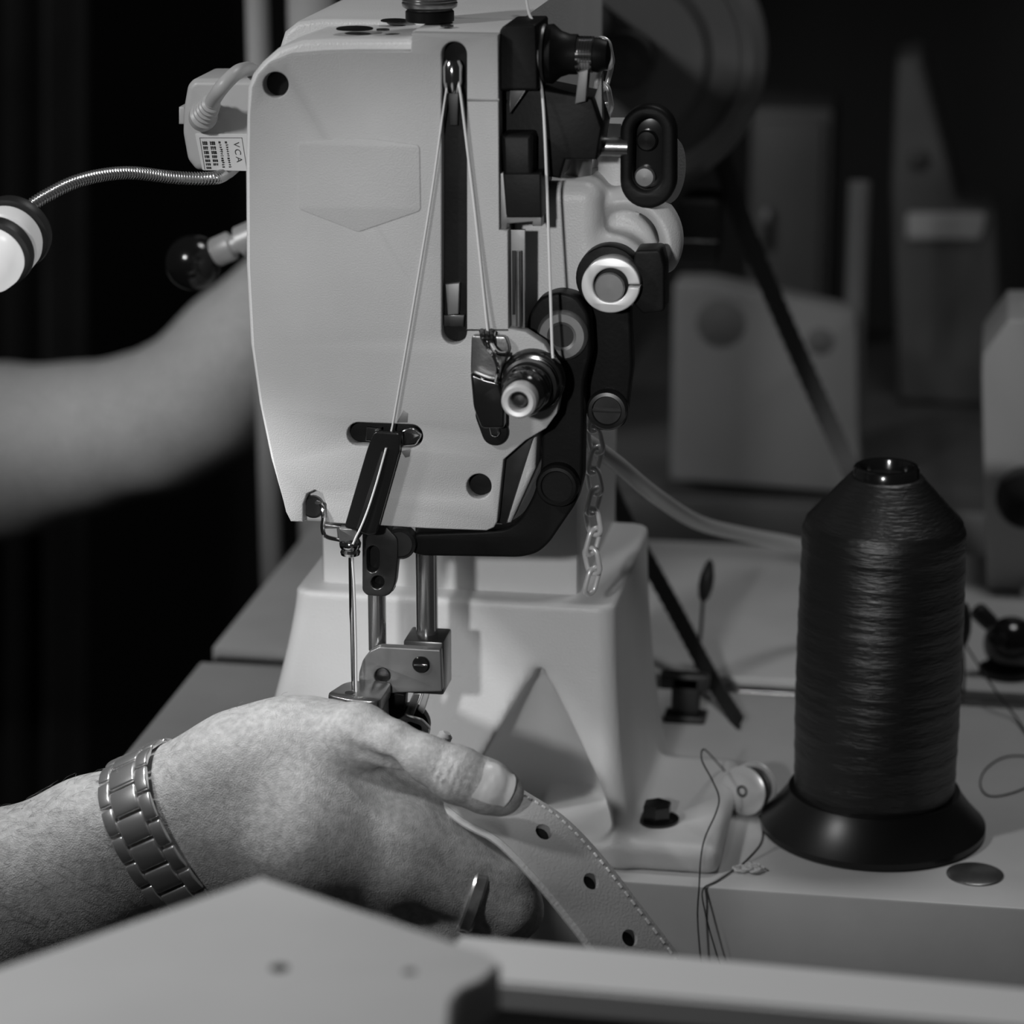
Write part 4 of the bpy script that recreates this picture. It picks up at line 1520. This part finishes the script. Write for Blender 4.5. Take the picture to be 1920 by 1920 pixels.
chain_sdf(s, [(470, 560, 720, 48), (520, 480, 708, 38), (570, 430, 706, 32)], 10)
s.obj('arm', 'skin', fa)

# ================================================================== white pipes behind the head, top left
for (u, r, m_, lb) in ((485, 22, 'grey_board', 'grey upright pipe behind the lamp box, leftmost of the two'), (585, 44, 'plastic', 'wide pale upright pipe partly hidden by the machine arm')):
    p = P(u, 100, 560)
    R_ = S(r, p)
    o = thing('upright_pipe', lb, 'pipe', (p[0], p[1], FLOOR))
    H_ = 420 - FLOOR
    lathe('tube', [(.1, 0), (R_, 0), (R_, H_), (.1, H_)], (p[0], p[1], FLOOR), (0, 0, 1), m_, o, 40)
    lathe('foot_plate', [(.1, 0), (R_ + 3, 0), (R_ + 3, 6), (.1, 6)], (p[0], p[1], FLOOR), (0, 0, 1), m_, o, 40)

# ================================================================== background, right
bd = P(1425, 720, 800)
b0, b1 = P(1256, 905, 800), P(1606, 535, 800)
bt_ = thing('notice_board', 'blurred grey panel with two dark round marks behind the belt', 'board', (bd[0], 800, b0[2]))
plate('panel', poly(rounded([(1256, 900), (1262, 530), (1330, 530), (1606, 590), (1612, 880), (1590, 925)], 12), 800), [], 800, 830, 'grey_board', bt_, 2)
lathe('dark_mark', [(.1, 1), (S(42, bd), .8), (S(46, bd), 0)], P(1352, 606, 800), (0, -1, 0), 'mark_grey', bt_, 32)
lathe('dark_mark', [(.1, 1), (S(22, bd), .8), (S(26, bd), 0)], P(1538, 640, 800), (0, -1, 0), 'mark_grey', bt_, 32)
sh_ = thing('back_bench', 'dark bench behind the grey panel', 'bench', (200, 1000, FLOOR))
zb = P(1700, 930, 820)[2]
box('bench_top', (-100, 790, zb - 30), (900, 1300, zb), 'bench_dark', sh_, 2)
for x in (-70, 870):
    box('leg', (x - 25, 1240, FLOOR), (x + 25, 1290, zb - 30), 'bench_dark', sh_, 2)
    box('leg', (x - 25, 800, FLOOR), (x + 25, 850, zb - 30), 'bench_dark', sh_, 2)
pp_ = P(1604, 560, 900)
lathe('grey_tube', [(.1, 0), (S(20, pp_), 0), (S(20, pp_), S(360, pp_) + 60), (.1, S(360, pp_) + 60)], (pp_[0], pp_[1], zb), (0, 0, 1), 'grey_board', None, 32,
      label='upright grey tube behind the grey panel', cat='tube')
mb = P(1770, 640, 1050)
bm_ = thing('background_machine', 'blurred dark grey machine with sloping top at upper right', 'machine', (mb[0], 1050, zb))
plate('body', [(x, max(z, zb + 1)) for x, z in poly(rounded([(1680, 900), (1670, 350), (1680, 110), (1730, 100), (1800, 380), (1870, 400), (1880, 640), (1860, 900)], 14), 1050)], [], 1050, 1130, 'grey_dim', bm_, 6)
plate('front_panel', poly(rounded([(1700, 400), (1850, 400), (1840, 450), (1700, 450)], 10), 1044), [], 1044, 1052, 'grey_board', bm_, 2)
lathe('dial', [(.1, 4), (S(18, mb), 3), (S(20, mb), 0)], P(1722, 300, 1050), (0, -1, 0), 'black_plastic', bm_, 28)

cb_ = P(1480, 400, 1180)
k0, k1 = P(1400, 560, 1180), P(1562, 205, 1180)
cab = thing('cabinet', 'dim grey cabinet in the dark beside the upright tube', 'cabinet', (cb_[0], 1200, zb))
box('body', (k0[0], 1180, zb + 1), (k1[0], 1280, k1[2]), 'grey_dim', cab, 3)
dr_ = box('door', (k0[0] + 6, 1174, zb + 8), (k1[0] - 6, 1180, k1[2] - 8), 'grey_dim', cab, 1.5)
box('handle', (k0[0] + 12, 1166, k0[2] + 40), (k0[0] + 18, 1174, k0[2] + 70), 'dark_steel', dr_, 1.5)

# ================================================================== curtain, upper left
V, Fc = [], []
cy, N_ = 1300, 60
for lay in (0, 1):
    for i in range(N_ + 1):
        u = -260 + 400 * i / N_
        for v in (-300, 1700):
            p = P(u, v, cy)
            V.append((p[0], cy + 26 * sin(i * .55) + lay * 6, p[2] if v > 0 else p[2]))
for i in range(N_):
    a = i * 2
    b = (N_ + 1) * 2
    Fc.append((a, a + 1, a + 3, a + 2))
    Fc.append((a + b, a + 2 + b, a + 3 + b, a + 1 + b))
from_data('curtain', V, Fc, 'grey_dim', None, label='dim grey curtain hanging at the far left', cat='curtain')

# ================================================================== foreground bench parts
fz = -12.0
fg = thing('foreground_plate', 'blurred pale bench plate with dark screw holes in the bottom left foreground', 'plate', PZ(480, 1850, fz - 14))
op = [(490, 1642), (915, 1786), (938, 1806), (905, 1836), (866, 1852), (846, 1876), (838, 1960), (838, 2300), (-500, 2300), (-500, 1985), (0, 1812)]
ot = [(q[0], q[1]) for q in (PZ(u, v, fz) for u, v in op)]
pl = plate('plate', ot, [], 0, 12, 'bench_light', fg, 1.2)
me = pl.data
for v in me.vertices:
    x, t, y = v.co * 1000 + Vector(BASE[fg])
    v.co = (Vector((x, y, fz - t)) - Vector(BASE[fg])) / 1000
me.flip_normals()
for c, m_, r_ in ((PZ(524, 1815, fz), 'groove', 2.2), (PZ(768, 1822, fz), 'grey_metal', 1.6)):
    lathe('screw_hole', [(r_, 0), (r_, .12), (.1, .12)], (c[0], c[1], fz - .05), (0, 0, 1), m_, fg, 20)
rz = -36.0
r0, r1, r2, r3 = PZ(860, 1752, rz), PZ(2150, 1872, rz), PZ(2150, 1946, rz), PZ(820, 1832, rz)
rl = thing('bench_rail', 'blurred pale rail with dark front crossing the bottom right foreground', 'rail', (r3 + r2) / 2 - np.array([0, 0, 160]))


def prism(top, z0, z1, name, m, parent, bev=1.0):
    bm = bmesh.new()
    a = [bm.verts.new((p[0], p[1], z1)) for p in top]
    b = [bm.verts.new((p[0], p[1], z0)) for p in top]
    bm.faces.new(a)
    bm.faces.new(b[::-1])
    n = len(a)
    for i in range(n):
        bm.faces.new((a[i], b[i], b[(i + 1) % n], a[(i + 1) % n]))
    if bev:
        bmesh.ops.bevel(bm, geom=list(bm.edges), offset=bev, segments=2, affect='EDGES')
    return from_bm(name, bm, m, parent)


prism([r0, r1, r2, r3], rz - 8, rz, 'rail_top', 'rail_white', rl, 1.0)
ins = np.array([0, 3.0, 0])
prism([r0 - ins, r1 - ins, r2 + ins, r3 + ins], rz - 160, rz - 8.1, 'rail_front', 'rail_grey', rl, .6)
